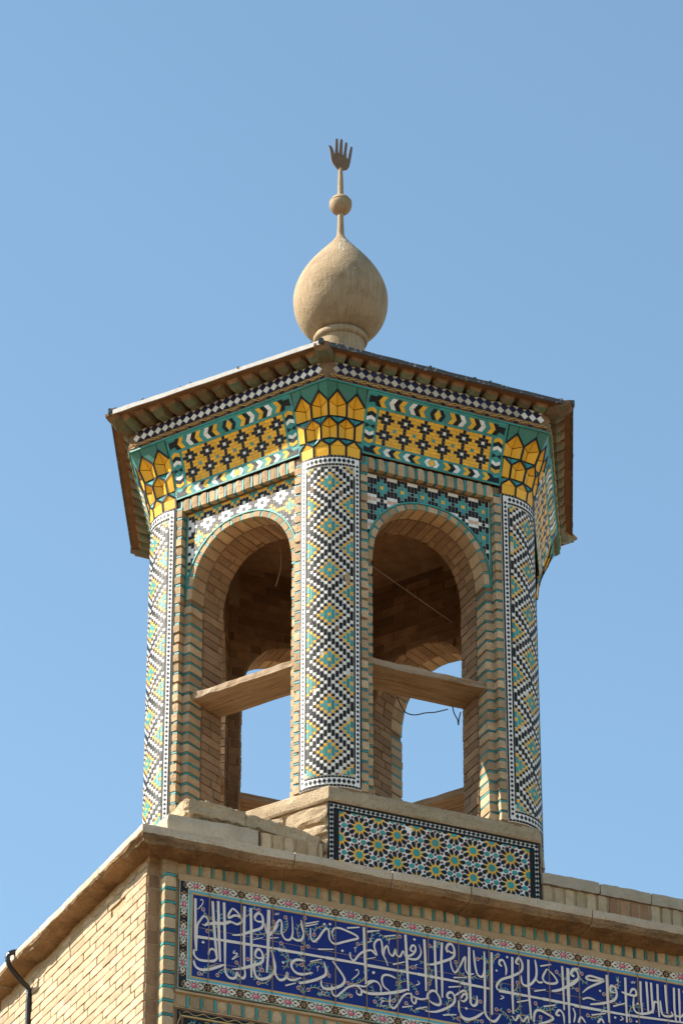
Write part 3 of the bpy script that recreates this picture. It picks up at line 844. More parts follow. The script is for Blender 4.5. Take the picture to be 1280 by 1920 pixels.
# ---- cornice
def hexr(R, z): return [(R*cos(PHI-pi/2+i*pi/3), R*sin(PHI-pi/2+i*pi/3), z) for i in range(6)]
mb = MB()
mb.prism(hexr(1.592, 2.800), hexr(1.600, 2.806), TQ); 
prof = [(1.580, 2.797), (1.592, 2.808), (1.600, 2.845), (1.592, 2.858), (1.592, 2.948), (1.56, 2.972)]
for (ra_, za), (rb_, zb_) in zip(prof, prof[1:]):
    A_, B_ = hexr(ra_, za), hexr(rb_, zb_)
    for i in range(6):
        j = (i+1) % 6; mb.poly([A_[i], A_[j], B_[j], B_[i]], 'terracotta')
mb.poly(hexr(1.580, 2.797)[::-1], 'mortar'); mb.poly(hexr(1.56, 2.972), 'terracotta')
build('cornice_core', mb, turret)
AP = cos(pi/6)
for k in range(6):
    # glazed drip line, wave moulding, chequer
    side = link('cornice_side', None, turret, face_m(k))
    L = 1.596/2; yb = -1.592*AP
    wv = MB()
    for i in range(9):
        a = -L+.012+i*(2*L-.024)/9; b = a+(2*L-.024)/9-.002
        wv.box(a, b, yb-.006, yb+.02, 2.7985, 2.8085, TQ)
    n = 96; pts = []
    for ph in (0, 1):
        pts = [(-L+.02+(2*L-.04)*i/n, yb-.012+.002*sin(i), 2.834+(.010 if ph == 0 else -.006)*sin(i*.95+ph*.4)) for i in range(n+1)]
        if ph == 0 or k in (0, 5): wv.sweep(pts, .0034 if ph == 0 else .0022, 'glaze_gold', 5)
    rs = random.Random(k)
    for i in range(30):
        x = -L+.04+(2*L-.08)*i/29
        wv.box(x-.014, x+.014, yb-.0095, yb+.004, 2.816+.004*rs.random(), 2.828, 'glaze_navy' if i % 2 else 'glaze_brown')
    build('wave_moulding', wv, side, kind='stuff')
    fn = lambda u, v, h: Vector((u, yb-h, 2.859+v))
    D = .0585; nd_ = int((2*L-.02)/D); x0 = -nd_*D/2
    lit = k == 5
    small = MB()
    def lozenge(poly, mt, single_):
        m1 = MB() if single_ else small
        m1.tile(poly, fn, .006+rs.random()*.002, mt, .0012, -.002)
        if single_: build('chequer_tile', m1, side)
    for i in range(nd_):
        c = x0+(i+.5)*D; e = D/2*.96
        wt = W if (lit or (k == 0 and i > nd_-4) ) else 'glaze_white_dusty_shaded'  # duller white off the lit side: dust plus shade in the colour
        s1 = k in (0, 5)
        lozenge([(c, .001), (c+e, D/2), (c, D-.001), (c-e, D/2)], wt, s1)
        if i < nd_-1:
            c2 = c+D/2; lozenge([(c2, D/2+.001), (c2+e, D), (c2+e*.96, D+.0005), (c2, D*1.5-.002), (c2-e, D)], 'glaze_navy', s1)
            lozenge([(c2-e*.9, .001), (c2+e*.9, .001), (c2, D/2-.002)], 'glaze_navy', False)
        lozenge([(c-e*.85, D*1.5-.002), (c, D+.004), (c+e*.85, D*1.5-.002)], 'glaze_white_dusty_shaded', False)
    build('chequer_edging', small, side, kind='stuff')
# roof outline (the real one is a little skewed)
ROOF = [(-.178, -1.712), (1.454, -.959), (1.538, .817), (.10, 1.70), (-1.499, .967), (-1.557, -.86)]
def ring(f, z): return [(x*f, y*f, z) for x, y in ROOF]
def bracket_mb(seed):
    """one terracotta bracket: a chamfered dentil block under the eave, its glazed belly sloping up outwards"""
    rs = random.Random(seed); mb = MB(); w, d, h = .100, .150, .054
    o = Vector((seed*5.3, 1, 2))
    us = [-1, -.94, -.62, 0, .62, .94, 1]; prof_u = [0, -.55, -.95, -1.0, -.95, -.55, 0]
    vs = [0, .10, .50, .86, 1.0]; prof_v = [.80, 1.0, 1.0, .62, .16]
    g = {}
    for i, u in enumerate(us):
        for j, v in enumerate(vs):
            z = h*prof_u[i]*prof_v[j] if 0 < i < 6 else .012
            p = Vector((u*w/2*(1-.12*v**4), -v*d, z)); q = noise.noise_vector(p*24+o)*.009+noise.noise_vector(p*60+o)*.004
            g[(i, j)] = len(mb.v); mb.v.append(tuple(p+q))
    kk = mb.mi('bracket_glaze'); kt = mb.mi('terracotta')
    for i in range(len(us)-1):
        for j in range(len(vs)-1):
            mb.f.append((g[(i, j)], g[(i, j+1)], g[(i+1, j+1)], g[(i+1, j)])); mb.m.append(kk if 1 <= i <= 4 and j < 3 else kt)
    for j in (0, len(vs)-1):
        f = [g[(i, j)] for i in range(len(us))]; mb.f.append(tuple(f if j else f[::-1])); mb.m.append(kt)
    return mb
br_me = [bracket_mb(i).mesh('bracket') for i in range(5)]
for k in range(6):
    a_in, b_in = Vector(hexr(1.57, 0)[k]).xy, Vector(hexr(1.57, 0)[(k+1) % 6]).xy
    a_out, b_out = Vector(ROOF[k]), Vector(ROOF[(k+1) % 6])
    n = 13
    for i in range(n):
        t = (i+.5)/n; p = a_in.lerp(b_in, t); q = a_out.lerp(b_out, t)
        d = (b_in-a_in).normalized(); ang = math.atan2(d.y, d.x)
        nn_ = Vector((d.y, -d.x)); reach = (q-p).dot(nn_)
        m_ = T(p.x, p.y, 2.990) @ RZ(ang) @ Matrix.Diagonal((1.0, min(1.5, max(.5, (reach-.045)/.15)), 1.0, 1))
        link('eave_bracket', random.choice(br_me), turret, m_)
    # corner bracket
    c1, c2 = Vector(hexr(1.57, 0)[k]).xy, Vector(ROOF[k])
    d = (c2-c1); ang = math.atan2(d.y, d.x)+pi/2
    link('eave_bracket', random.choice(br_me), turret, T(c1.x, c1.y, 2.988) @ RZ(ang) @ Matrix.Diagonal((1.15, min(1.6, max(.6, d.length/.15)), 1.05, 1)))
mb = MB()
A_, B_ = ring(1.0, 2.986), ring(1.0, 3.000)
mb.prism(A_, B_, 'brick_shaded', True); build('roof_slab', mb, turret)
mb = MB(); rs = random.Random(2)
for k in range(6):
    a, b = Vector(ROOF[k]), Vector(ROOF[(k+1) % 6]); n = 40; d = (b-a).normalized(); o = Vector((d.y, -d.x))
    mt = 'flashing_metal_sunlit' if k == 5 else 'roof_felt'  # only the sunlit side gets paler edging: sunlight put into the colour
    for i in range(n):
        p, q = a.lerp(b, i/n), a.lerp(b, (i+1)/n)
        z0 = [2.978+.004*noise.noise(Vector((x.x*6, x.y*6, 0))) for x in (p, q)]; z1 = [3.008+.005*noise.noise(Vector((x.x*8, x.y*8, 3))) for x in (p, q)]
        P = [p+o*.010, q+o*.010]
        mb.prism([(p.x, p.y, z0[0]), (q.x, q.y, z0[1]), (q.x, q.y, z1[1]), (p.x, p.y, z1[0])], [(P[0].x, P[0].y, z0[0]), (P[1].x, P[1].y, z0[1]), (P[1].x, P[1].y, z1[1]), (P[0].x, P[0].y, z1[0])], mt)
    # lifted tabs of felt
    for i in range(7):
        p = a.lerp(b, rs.random()); s_ = .006+.008*rs.random()
        mb.box(p.x-s_, p.x+s_, p.y-s_, p.y+s_, 3.004, 3.014+.01*rs.random(), mt)
    p = a; mb.box(p.x-.018, p.x+.018, p.y-.018, p.y+.018, 2.985, 3.020, 'roof_felt')
build('roof_edging', mb, turret)
mb = MB(); mb.prism(ring(1.0, 3.001), ring(.12, 3.30), 'roof_felt'); build('roof_cover', mb, turret)

# ================================================================ finial
FX = -.056
finial = thing('finial', 'tan onion-shaped metal dome with ball, spike and open hand on top of the turret roof', 'finial', (FX, 0, 3.28))
def prof_smooth(pts, n=6):
    out = []
    for i in range(len(pts)-1):
        p0, p1, p2, p3 = pts[max(i-1, 0)], pts[i], pts[i+1], pts[min(i+2, len(pts)-1)]
        for j in range(n):
            t = j/n
            out.append(tuple(.5*(2*p1[a]+(p2[a]-p0[a])*t+(2*p0[a]-5*p1[a]+4*p2[a]-p3[a])*t*t+(3*p1[a]-p0[a]-3*p2[a]+p3[a])*t**3) for a in (0, 1)))
    return out+[pts[-1]]
Z = lambda z: z-3.28
mb = MB(); mb.lathe(prof_smooth([(.165, Z(3.3)), (.165, Z(3.8)), (.166, Z(4.10))], 3), 'dome_paint'); build('neck', mb, finial, smooth=True)
mb = MB(); mb.lathe([(.160, Z(4.085)), (.180, Z(4.087)), (.188, Z(4.105)), (.188, Z(4.120)), (.180, Z(4.136)), (.160, Z(4.140))], 'dome_paint'); build('neck_ring', mb, finial, smooth=True)
on = [(.150, 4.138), (.200, 4.160), (.262, 4.218), (.308, 4.305), (.327, 4.410), (.322, 4.500), (.292, 4.595), (.242, 4.690), (.178, 4.780), (.112, 4.862), (.062, 4.925), (.036, 4.966), (.028, 4.985)]
mb = MB(); mb.lathe(prof_smooth([(r, Z(z)) for r, z in on], 6), 'dome_paint', 96); build('dome', mb, finial, smooth=True)
mb = MB(); mb.lathe([(.027, Z(4.97)), (.023, Z(5.06)), (.019, Z(5.19))], 'dome_paint', 24); build('lower_stem', mb, finial, smooth=True)
mb = MB(); bc = 5.247; mb.lathe([(.0005, Z(bc-.080))]+[(.0795*sin(pi*i/24), Z(bc)-.0795*cos(pi*i/24)) for i in range(2, 24)]+[(.0005, Z(bc+.080))], 'dome_paint', 40); build('ball', mb, finial, smooth=True)
mb = MB(); mb.lathe([(.070, Z(bc+.030)), (.0775, Z(bc+.028)), (.0790, Z(bc+.024)), (.0775, Z(bc+.018)), (.070, Z(bc+.016))], 'dome_paint', 40); build('ball_seam', mb, finial, smooth=True)
mb = MB(); mb.lathe([(.022, Z(bc+.07)), (.019, Z(5.45)), (.014, Z(5.56))], 'dome_paint', 20); build('upper_stem', mb, finial, smooth=True)
# bird droppings on the shoulder of the dome
mb = MB(); rs = random.Random(4)
def dome_r(z):
    for (r0, z0), (r1, z1) in zip(on, on[1:]):
        if z0 <= z <= z1: return r0+(r1-r0)*(z-z0)/(z1-z0)
    return .05
for (ang, za, zb_, w) in ((-80, 4.93, 4.88, .010), (-78, 4.90, 4.80, .006), (-92, 4.84, 4.72, .006), (-85, 4.76, 4.70, .008), (-60, 4.88, 4.80, .006), (-50, 4.83, 4.76, .007), (-68, 4.92, 4.87, .009), (-120, 4.78, 4.73, .006), (-72, 4.52, 4.50, .008)):
    n = 7; a = radians(ang); P = []
    for i in range(n+1):
        z = za+(zb_-za)*i/n; ww = w*(.5+rs.random()*.8)*(1 if i < n else .2); r = dome_r(z)+.0022
        P.append((Vector((r*cos(a-ww/r), r*sin(a-ww/r), Z(z))), Vector((r*cos(a+ww/r), r*sin(a+ww/r), Z(z)))))
    for (l0, r0), (l1, r1) in zip(P, P[1:]): mb.poly([l0, l1, r1, r0], 'bird_lime')
build('bird_dropping', mb, finial)
# hand: a cut plate, palm and five fingers, thumb on the left
def hand():
    # outline in photo proportions: x right, y up, unit = 1 px of the detail view
    px = [(402,375),(385,358),(362,330),(348,300),(342,262),(338,222),(331,190),(323,170),(331,163),(345,172),(357,190),(365,215),(370,234),(376,236),
          (378,190),(380,140),(382,106),(391,100),(401,106),(403,150),(403,200),(405,230),(410,230),(414,190),(417,140),(421,106),(431,103),(441,110),(441,150),(440,200),(440,243),(445,245),
          (452,205),(458,160),(461,134),(470,128),(481,138),(479,175),(473,220),(475,270),(480,278),(485,272),(492,235),(500,195),(506,170),(515,164),(523,172),(521,205),(512,260),(506,305),(496,345),(475,372),(440,380)]
    k = 1/(4.365*270)
    return [((x-424)*k, (375-y)*k/.88) for x, y in px]
out = hand(); mb = MB()
import mathutils.geometry as mg
tris = mg.tessellate_polygon([[Vector((x, y, 0)) for x, y in out]])
b0 = 0; th = .006
mb.v = [(x, -th, y) for x, y in out]+[(x, th, y) for x, y in out]; n = len(out); kk = mb.mi('hand_metal')
for t in tris:
    a, b_, c = t
    A2 = (out[b_][0]-out[a][0])*(out[c][1]-out[a][1])-(out[b_][1]-out[a][1])*(out[c][0]-out[a][0])
    if A2 < 0: a, c = c, a
    mb.f.append((a, b_, c)); mb.m.append(kk); mb.f.append((n+c, n+b_, n+a)); mb.m.append(kk)
for i in range(n): j = (i+1) % n; mb.f.append((i, j, n+j, n+i)); mb.m.append(kk)
build('hand_emblem', mb, finial, T(.0, 0, Z(5.55)) @ Matrix.Rotation(radians(6), 4, 'Z'))

# ================================================================ plinth
plinth = thing('plinth', 'low plinth with star-pattern tile panel and pale slab top under the turret', 'plinth', (0, 0, -.6))
PZ0 = T(0, 0, .6)
RP = 1.4349
mb = MB(); N = 26
def slab_ring(r, z, amp, seed):
    out = []
    for i in range(6):
        a = Vector(hexr(r, z)[i]); b = Vector(hexr(r, z)[(i+1) % 6])
        for j in range(N):
            p = a.lerp(b, j/N); d = Vector((p.x, p.y, 0)).normalized(); p = p+d*amp*noise.noise(p*7+Vector((seed, 0, 0)))*1.0; p.z += amp*.8*noise.noise(p*9+Vector((0, seed, 0))); out.append(tuple(p))
    return out
rings = [slab_ring(1.435, -.104, .002, 1), slab_ring(1.443, -.092, .007, 2), slab_ring(1.440, -.045, .007, 3), slab_ring(1.436, -.012, .006, 4), slab_ring(1.425, -.002, .003, 5)]
kk = mb.mi('stone_pale')
for r in rings: mb.v += r
nn_ = 6*N
for i in range(len(rings)-1):
    for j in range(nn_): j2 = (j+1) % nn_; mb.f.append((i*nn_+j, i*nn_+j2, (i+1)*nn_+j2, (i+1)*nn_+j)); mb.m.append(kk)
mb.f.append(tuple(range(4*nn_, 5*nn_))); mb.m.append(kk); mb.f.append(tuple(range(nn_))[::-1]); mb.m.append(kk)
build('top_slab', mb, plinth, PZ0)
mb = MB(); mb.prism(hexr(1.412, -.62), hexr(1.412, -.103), 'mortar_pale'); build('core', mb, plinth, PZ0)
# rubble stones on the sunlit side
stm = PZ0 @ face_m(5)
rs = random.Random(8)
stones = [(.40,.715,-.235,-.108), (.18,.392,-.200,-.108), (.50,.715,-.330,-.243), (.28,.492,-.305,-.208), (.60,.715,-.44,-.338), (.38,.592,-.42,-.338), (.05,.27,-.31,-.208), (-.06,.17,-.19,-.108), (.10,.37,-.42,-.318), (.6,.715,-.56,-.448), (.3,.592,-.55,-.43)]
for i, (a, b, z0, z1) in enumerate(stones):
    me = rough_brick_mb(b-a-.008, .06, z1-z0-.006, 40+i, 'stone_pale', n=(5, 2, 4), wear=.25, amp=.012).mesh('stone')
    link('stone', me, plinth, stm @ T(a, -1.2475-.004*rs.random(), z0))
for k in (1, 2, 3, 4):                # hidden sides: plain facing bricks joined
    q = MB(); z = -.6; r = 0
    while z < -.12:
        x = -.70+(.1 if r % 2 else 0)
        while x < .70: q.box(x+.004, min(x+.2, .715)-.004, -1.240, -1.2, z+.004, min(z+.066, -.107), 'brick_pale'); x += .2
        z += .07; r += 1
    build('facing_bricks', q, plinth, PZ0 @ face_m(k), kind='stuff')
# star tile panel
panel = link('star_panel', None, plinth, PZ0 @ face_m(0))
PB, PT = -.60, -.106; PW = .7165
pf = lambda u, v, h: Vector((u, -1.2305-h, v))
mb = MB(); mb.poly([pf(-PW, PB, 0), pf(PW, PB, 0), pf(PW, PT, 0), pf(-PW, PT, 0)], W); mb.poly([pf(-PW, PB, -.007), pf(-PW, PB, 0), pf(-PW, PT, 0), pf(-PW, PT, -.007)], K)
build('panel_bed', mb, panel)
eb = MB()
def slip(u0, v0, u1, v1, w, mat, hor, step=.085):
    L = (u1-u0) if hor else (v1-v0); n = max(1, int(L/step))
    for i in range(n):
        if hor: a = u0+L*i/n; b = u0+L*(i+1)/n; eb.tile([(a+.0008, v0), (b-.0008, v0), (b-.0008, v0+w), (a+.0008, v0+w)], pf, .006, mat)
        else: a = v0+L*i/n; b = v0+L*(i+1)/n; eb.tile([(u0, a+.0008), (u0+w, a+.0008), (u0+w, b-.0008), (u0, b-.0008)], pf, .006, mat)
slip(-PW, PT-.009, PW, PT, .009, K, True)
for sg in (-1, 1):
    o = lambda a, w: a if sg < 0 else -a-w
    slip(o(-PW, .009), PB, 0, PT-.010, .009, K, False)
    slip(o(-PW+.036, .012), PB, 0, PT-.040, .012, K, False); slip(o(-PW+.050, .020), PB, 0, PT-.042, .020, K, False)
slip(-PW+.036, PT-.0495, PW-.036, PT-.0375, .012, K, True)
P_ = .0305; n = int((2*PW-.03)/P_)
for i in range(n):
    c = -PW+.022+(2*PW-.044)*i/(n-1); eb.tile([(c, PT-.0355), (c+.0135, PT-.0228), (c, PT-.0105), (c-.0135, PT-.0228)], pf, .0062, K)
v = PT-.055
while v > PB:
    for sg in (-1, 1):
        c = sg*(PW-.0225); eb.tile([(c, v-.0135), (c+.0125, v), (c, v+.0135), (c-.0125, v)], pf, .0062, K)
    v -= P_
build('edge_tiles', eb, panel, kind='stuff')
FU0, FU1, FV0, FV1 = -PW+.072, PW-.072, PB, PT-.0515
def clip(poly):
    for ax, lim, sgn in ((0, FU0, 1), (0, FU1, -1), (1, FV0, 1), (1, FV1, -1)):
        o = []; m_ = len(poly)
        for i in range(m_):
            p, q = poly[i], poly[(i+1) % m_]; ip = (p[ax]-lim)*sgn >= 0; iq = (q[ax]-lim)*sgn >= 0
            if ip: o.append(p)
            if ip != iq:
                t = (lim-p[ax])/(q[ax]-p[ax]); o.append((p[0]+(q[0]-p[0])*t, p[1]+(q[1]-p[1])*t))
        poly = o
        if len(poly) < 3: return None
    return poly
SA, SB = .2555, .1815
S0 = (-.511, -.244)
pet = MB(); smallp = MB()
reds = []
def put(mb_, poly, mat, h=.005):
    poly = clip(poly)
    if poly: mb_.tile(poly, pf, h, mat, .0006)
rsx = random.Random(14)
centres = []
for i in range(-2, 8):
    for j in range(-4, 4):
        centres.append((S0[0]+i*SA, S0[1]+j*SB)); centres.append((S0[0]+(i-.5)*SA, S0[1]+(j-.5)*SB))
for (cx_, cy_) in centres:
    if not (FU0-.09 < cx_ < FU1+.09 and FV0-.09 < cy_ < FV1+.09): continue
    st = []
    for k in range(20):
        a = pi/2+k*pi/10; r = .0525 if k % 2 == 0 else .0275
        st.append((cx_+r*cos(a), cy_+r*sin(a)))
    # yellow star ring as ten points, and the turquoise heart
    s_mb = MB(); P2 = clip(st)
    if P2:
        s_mb.tile(st, pf, .0046, Y) if len(P2) == 20 and all(abs(p[0]-q[0])+abs(p[1]-q[1]) < 1e-9 for p, q in zip(P2, st)) else None
        if s_mb.v: build('star_tile', s_mb, panel)
        else:
            for k in range(0, 20, 2):
                put(smallp, [(cx_, cy_), st[k-1], st[k], st[k+1]], Y, .0046)
    h_mb = MB(); dec = [(cx_+.0255*cos(pi/2+pi/10+k*pi/5), cy_+.0255*sin(pi/2+pi/10+k*pi/5)) for k in range(10)]
    put(h_mb, dec, TQ, .0056)
    if h_mb.v: build('star_tile', h_mb, panel)
    for k in range(10):
        a = pi/2+pi/10+k*pi/5; ca, sa = cos(a), sin(a)
        def P(r, w): return (cx_+r*ca-w*sa, cy_+r*sa+w*ca)
        if rsx.random() > .01:
            put(pet, [P(.034, 0), P(.050, -.0108), P(.062, -.0142), P(.0725, -.0095), P(.0765, 0), P(.0725, .0095), P(.062, .0142), P(.050, .0108)], K, .0052)
        a2 = pi/2+k*pi/5; q = (cx_+.0765*cos(a2), cy_+.0765*sin(a2))
        if all((q[0]-x)**2+(q[1]-y)**2 > .015**2 for x, y in reds): reds.append(q)
    vm = (cx_, cy_+SB/2)
    for sg in (-1, 1):
        c = (vm[0]+sg*.030, vm[1]); put(pet, [(c[0]+.0175*cos(t*pi/4)*(1.1 if t in (0, 4) else 1), c[1]+.0155*sin(t*pi/4)) for t in range(8)], TQ, .0052)
for q in reds: put(pet, [(q[0]+.0085*cos(t*pi/3+.5), q[1]+.0085*sin(t*pi/3+.5)) for t in range(6)], 'glaze_red', .0054)
build('star_petals', pet, panel, kind='stuff')
if smallp.v: build('star_offcuts', smallp, panel, kind='stuff')

# ================================================================ building
BA = radians(24.3); BM = RZ(BA)
LA = radians(115.5)                    # left wall runs back along this
DC, DW = 1.4738, 1.3038                # coping face, wall face
UC = -1.981                            # coping corner
ZC = -.606                             # coping top
corner = BM @ Vector((UC, -DC, 0))
eF_ = Vector((cos(BA), sin(BA), 0)); eL_ = Vector((cos(LA), sin(LA), 0)); nL_ = Vector((-sin(LA), cos(LA), 0)); nF_ = Vector((sin(BA), -cos(BA), 0))
building = thing('building', 'brick building with sunlit side wall and shaded front bearing a blue inscription, below the turret', 'building', (0, 0, -12.1))
BZ = T(0, 0, 12.1)
FB = BZ @ BM                           # front wall axes: x along the wall, -y outwards
LB = BZ @ Matrix(((-eL_.x, -nL_.x, 0, corner.x), (-eL_.y, -nL_.y, 0, corner.y), (0, 0, 1, 0), (0, 0, 0, 1)))
# LB: x = -distance back from the coping corner, -y outwards of the left wall
LEFT_OFF = .136
WL = 9.0; LL = 2.62
# body of the building
mb = MB()
cf = BM @ Vector((-1.769+.0, -DW+.012, 0)); 
P0 = corner+eL_*.262-nL_*(LEFT_OFF+.003)
P1 = BM @ Vector((-1.764, -DW+.082, 0)); P2 = BM @ Vector((-1.764, -DW+.012, 0)); P3 = BM @ Vector((WL, -DW+.012, 0))
P4 = P3+Vector((-sin(BA), cos(BA), 0))*6; P5 = corner+eL_*LL-nL_*(LEFT_OFF+.003)
P0b = BM @ Vector((-1.838, -DW+.082, 0))
P5b = P5+eF_*6
# front strip and left wall meet in a rebate
ring_ = [P0b, P1, P2, P3, P4, P5b, P5]
mb.prism([(p.x, p.y, 0) for p in ring_], [(p.x, p.y, 12.1-.60) for p in ring_], 'mortar_pale', True)
build('wall_core', mb, building)
# ---- coping stones
def cope_profile(left=False):
    if left: return [(-.25, -.002), (.160, 0.0), (.170, -.004), (.171, -.034), (.169, -.044), (.160, -.056), (.140, -.064), (.06, -.068), (-.02, -.072)]
    return [(-.25, -.002), (.160, 0.0), (.170, -.004), (.171, -.040), (.169, -.056), (.160, -.078), (.143, -.096), (.08, -.103), (-.02, -.108)]
def coping_stone(M, x0, x1, off, mitre0=False, seed=0, outer=DW, flip=False, parent=building, sag=0.0):
    """a length of coping along x; profile offsets are measured outwards (-y) from the wall"""
    mb = MB(); n = max(2, int((x1-x0)/.035)); pr = cope_profile(flip); fine = []
    for (a, b) in zip(pr, pr[1:]):
        for t in (0, .5): fine.append((a[0]+(b[0]-a[0])*t, a[1]+(b[1]-a[1])*t))
    fine.append(pr[-1]); m_ = len(fine); o = Vector((seed*7.7, 3, 1))
    for i in range(n+1):
        for j, (d, z) in enumerate(fine):
            xa = x0
            if mitre0 and not flip: xa = x0-(d-.17)*1.0 if d > -.2 else x0+.37
            xb = x1
            if mitre0 and flip: xb = x1+(d-.17)*1.0 if d > -.2 else x1-.37
            x = xa+(xb-xa)*i/n
            p = Vector((x, -d, z)); w = M @ p
            am = .0035 if j < 5 else (.014 if j > 9 else .007)
            q = noise.noise_vector(w*5+o)*am + noise.noise_vector(w*22+o)*am*.55
            if i in (0, n): q *= .3; q.x = 0
            z2 = z+q.z+sag*sin(x*2)
            if j > 11: z2 -= .022*max(0, noise.noise(w*3.1+o*2)+.1)
            mb.v.append((x+q.x*.3, -outer-d+q.y, ZC+z2))
    for i in range(n):
        for j in range(m_-1):
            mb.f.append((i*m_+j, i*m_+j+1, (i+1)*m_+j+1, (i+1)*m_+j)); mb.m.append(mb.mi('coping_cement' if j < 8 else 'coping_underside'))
    for i in (0, n):
        f = tuple(i*m_+j for j in range(m_)); mb.f.append(f if i else f[::-1]); mb.m.append(0)
    mb.f = [f[::-1] for f in mb.f]
    return build('coping_stone', mb, parent, M, smooth=False)
xs = [UC, -1.02, -.385, .135, .95, 1.62, 2.4, 3.3, 4.3, 5.5, 7, WL]
for i in range(len(xs)-1): coping_stone(FB, xs[i]+(.0 if i == 0 else .004), xs[i+1]-.003, .17, i == 0, i, sag=.0)
xl = [0, -.674, -1.196, -1.632, -2.036, -2.42, -2.80]
for i in range(len(xl)-1): coping_stone(LB, xl[i+1]+.003, xl[i]-(.0 if i == 0 else .003), .17, i == 0, 20+i, outer=-.17, flip=True)
# ---- left wall bricks
rs = random.Random(31)
z = -.745-.058; r = 0; nb = 0; far_mb = MB(); rb = {}
def proj_y(P):
    C_ = Vector(cam.location); d = P-C_; pit = .52881
    f = Vector((0, cos(pit), sin(pit))); u = Vector((0, -sin(pit), cos(pit)))
    return 960-7359.8*d.dot(u)/d.dot(f), 640+7359.8*d.x/d.dot(f)
Minv = Matrix.Translation((0, 0, -12.1))
while z > -4.2:
    x = -.253+ (0 if r % 2 == 0 else .0)
    first = True
    while x > -LL+.01:
        L = (.10 if (r % 2 and first) else .19)+rs.random()*.035; first = False
        x2 = max(x-L, -LL)
        if -LL < x2 < -LL+.04: x2 = -LL
        P = (Minv @ LB) @ Vector(((x+x2)/2, LEFT_OFF, z+.025)); yy, xx = proj_y(P)
        sx = x-x2-.004
        key = round(sx/.02)*.02
        missing = (abs(x+.60) < .05 and abs(z+.86) < .03)
        if sx > .03 and not missing:
            h = .050
            if yy < 1935 and xx > -10:
                bw = round(sx, 2)
                me = brick_mesh(max(.04, bw), .06, h, 'brick_pale', variants=3, n=(4, 1, 2), wear=.05, amp=.0022)
                link('brick', me, building, LB @ T(x2+.003, LEFT_OFF-.001-rs.random()*.003, z)); nb += 1
            else: far_mb.box(x2+.003, x-.003, LEFT_OFF+rs.random()*.004, LEFT_OFF+.05, z, z+h, 'brick_pale', lambda a, b, c: tuple(LB @ Vector((a, b, c))))
        x = x2
    z -= .0565; r += 1
build('wall_bricks', far_mb, building, kind='stuff')
# ragged top course under the coping, in shade
for i in range(14):
    x = -.25-i*.17
    if x-.17 < -LL: break
    link('brick', brick_mesh(.155, .06, .045, 'brick_pale', variants=2, n=(4, 1, 2), wear=.2, amp=.006), building, LB @ T(x-.165, LEFT_OFF+.004, -.745))
# ---- front wall: corner strip of header bricks and slips
slips = MB()
z = -1.95-.088*25; i = 0; rs = random.Random(17)
while z < -.78:
    me = brick_mesh(.076, .10, .070, 'brick_buff', n=(3, 2, 2), wear=.07, amp=.003)
    link('corner_brick', me, building, FB @ T(-1.769, -DW, z))
    slips.box(-1.768, -1.695, -DW+.003, -DW+.06, z+.072, z+.086, TQ if i % 3 else 'glaze_teal_dark')
    link('corner_brick', brick_mesh(.070, .10, .083, 'brick_inner', n=(2, 2, 2), wear=.04, amp=.003), building, FB @ T(-1.842, -DW+.078, z+.01))
    z += .088; i += 1
for (a, b, zz, hh) in ((-1.769, -1.69, -.79, .045),): slips.box(a, b, -DW+.001, -DW+.05, zz+.04, zz+.09, 'brick_buff')
# soldier courses
x = -1.686; i = 0
while x < 2.3:
    w = .060; rsr = rs.random()
    link('soldier_brick', brick_mesh(w, .06, .088, 'brick_buff', n=(2, 1, 3), wear=.14, amp=.004), building, FB @ T(x, -DW+.002+(.006*rs.random()), -.800))
    slips.box(x+w+.002, x+w+.013, -DW+.005, -DW+.04, -.797+.012*rs.random(), -.722, TQ if rs.random() < .3 else 'glaze_teal_dark')
    x += .0755; i += 1
x = -1.686
while x < 2.3:
    link('soldier_brick', brick_mesh(.070, .06, .078, 'brick_buff', n=(2, 1, 2), wear=.14, amp=.004), building, FB @ T(x, -DW+.002+.004*rs.random(), -1.634)) if x < .4 else slips.box(x, x+.07, -DW+.004, -DW+.04, -1.634, -1.556, 'brick_buff')
    slips.box(x+.072, x+.084, -DW+.004, -DW+.04, -1.632, -1.558, TQ)
    x += .0862
zz = -2.135; r = 0
while zz > -4.2:                       # plain courses below the ornamental panel
    x = -1.686-(.1 if r % 2 else 0)
    while x < 3.2:
        xa = max(x, -1.686); slips.box(xa, x+.19, -DW+.003*rs.random(), -DW+.04, zz, zz+.054, 'brick_buff'); x += .2
    zz -= .062; r += 1
build('glazed_slip', slips, building, FB, kind='stuff')
# rough plaster fillets
mb = MB()
def fillet(x0, x1, z0, z1, out, seed, mat='plaster_buff'):
    n = int((x1-x0)/.03); o = Vector((seed, 0, 0)); k_ = mb.mi(mat); b = len(mb.v)
    for i in range(n+1):
        x = x0+(x1-x0)*i/n; e = .006*noise.noise(Vector((x*8, 0, 0))+o); f = .006*noise.noise(Vector((x*9, 4, 0))+o)
        for (y, zz) in ((-DW+.01, z1+e), (-DW-out+.003*noise.noise(Vector((x*20, 8, 0))), z1+e-.004), (-DW-out, z0+f+.004), (-DW+.01, z0+f)): mb.v.append((x, y, zz))
    for i in range(n):
        for j in range(3): mb.f.append((b+i*4+j, b+i*4+j+1, b+(i+1)*4+j+1, b+(i+1)*4+j)); mb.m.append(k_)
fillet(-1.69, 3.0, -.845, -.802, .012, 3.3); fillet(-1.69, 3.0, -1.552, -1.531, .006, 5.1); fillet(-1.69, .6, -1.65, -1.637, .006, 2.2)
mb.f = [f for f in mb.f]
build('plaster_fillet', mb, building, FB)

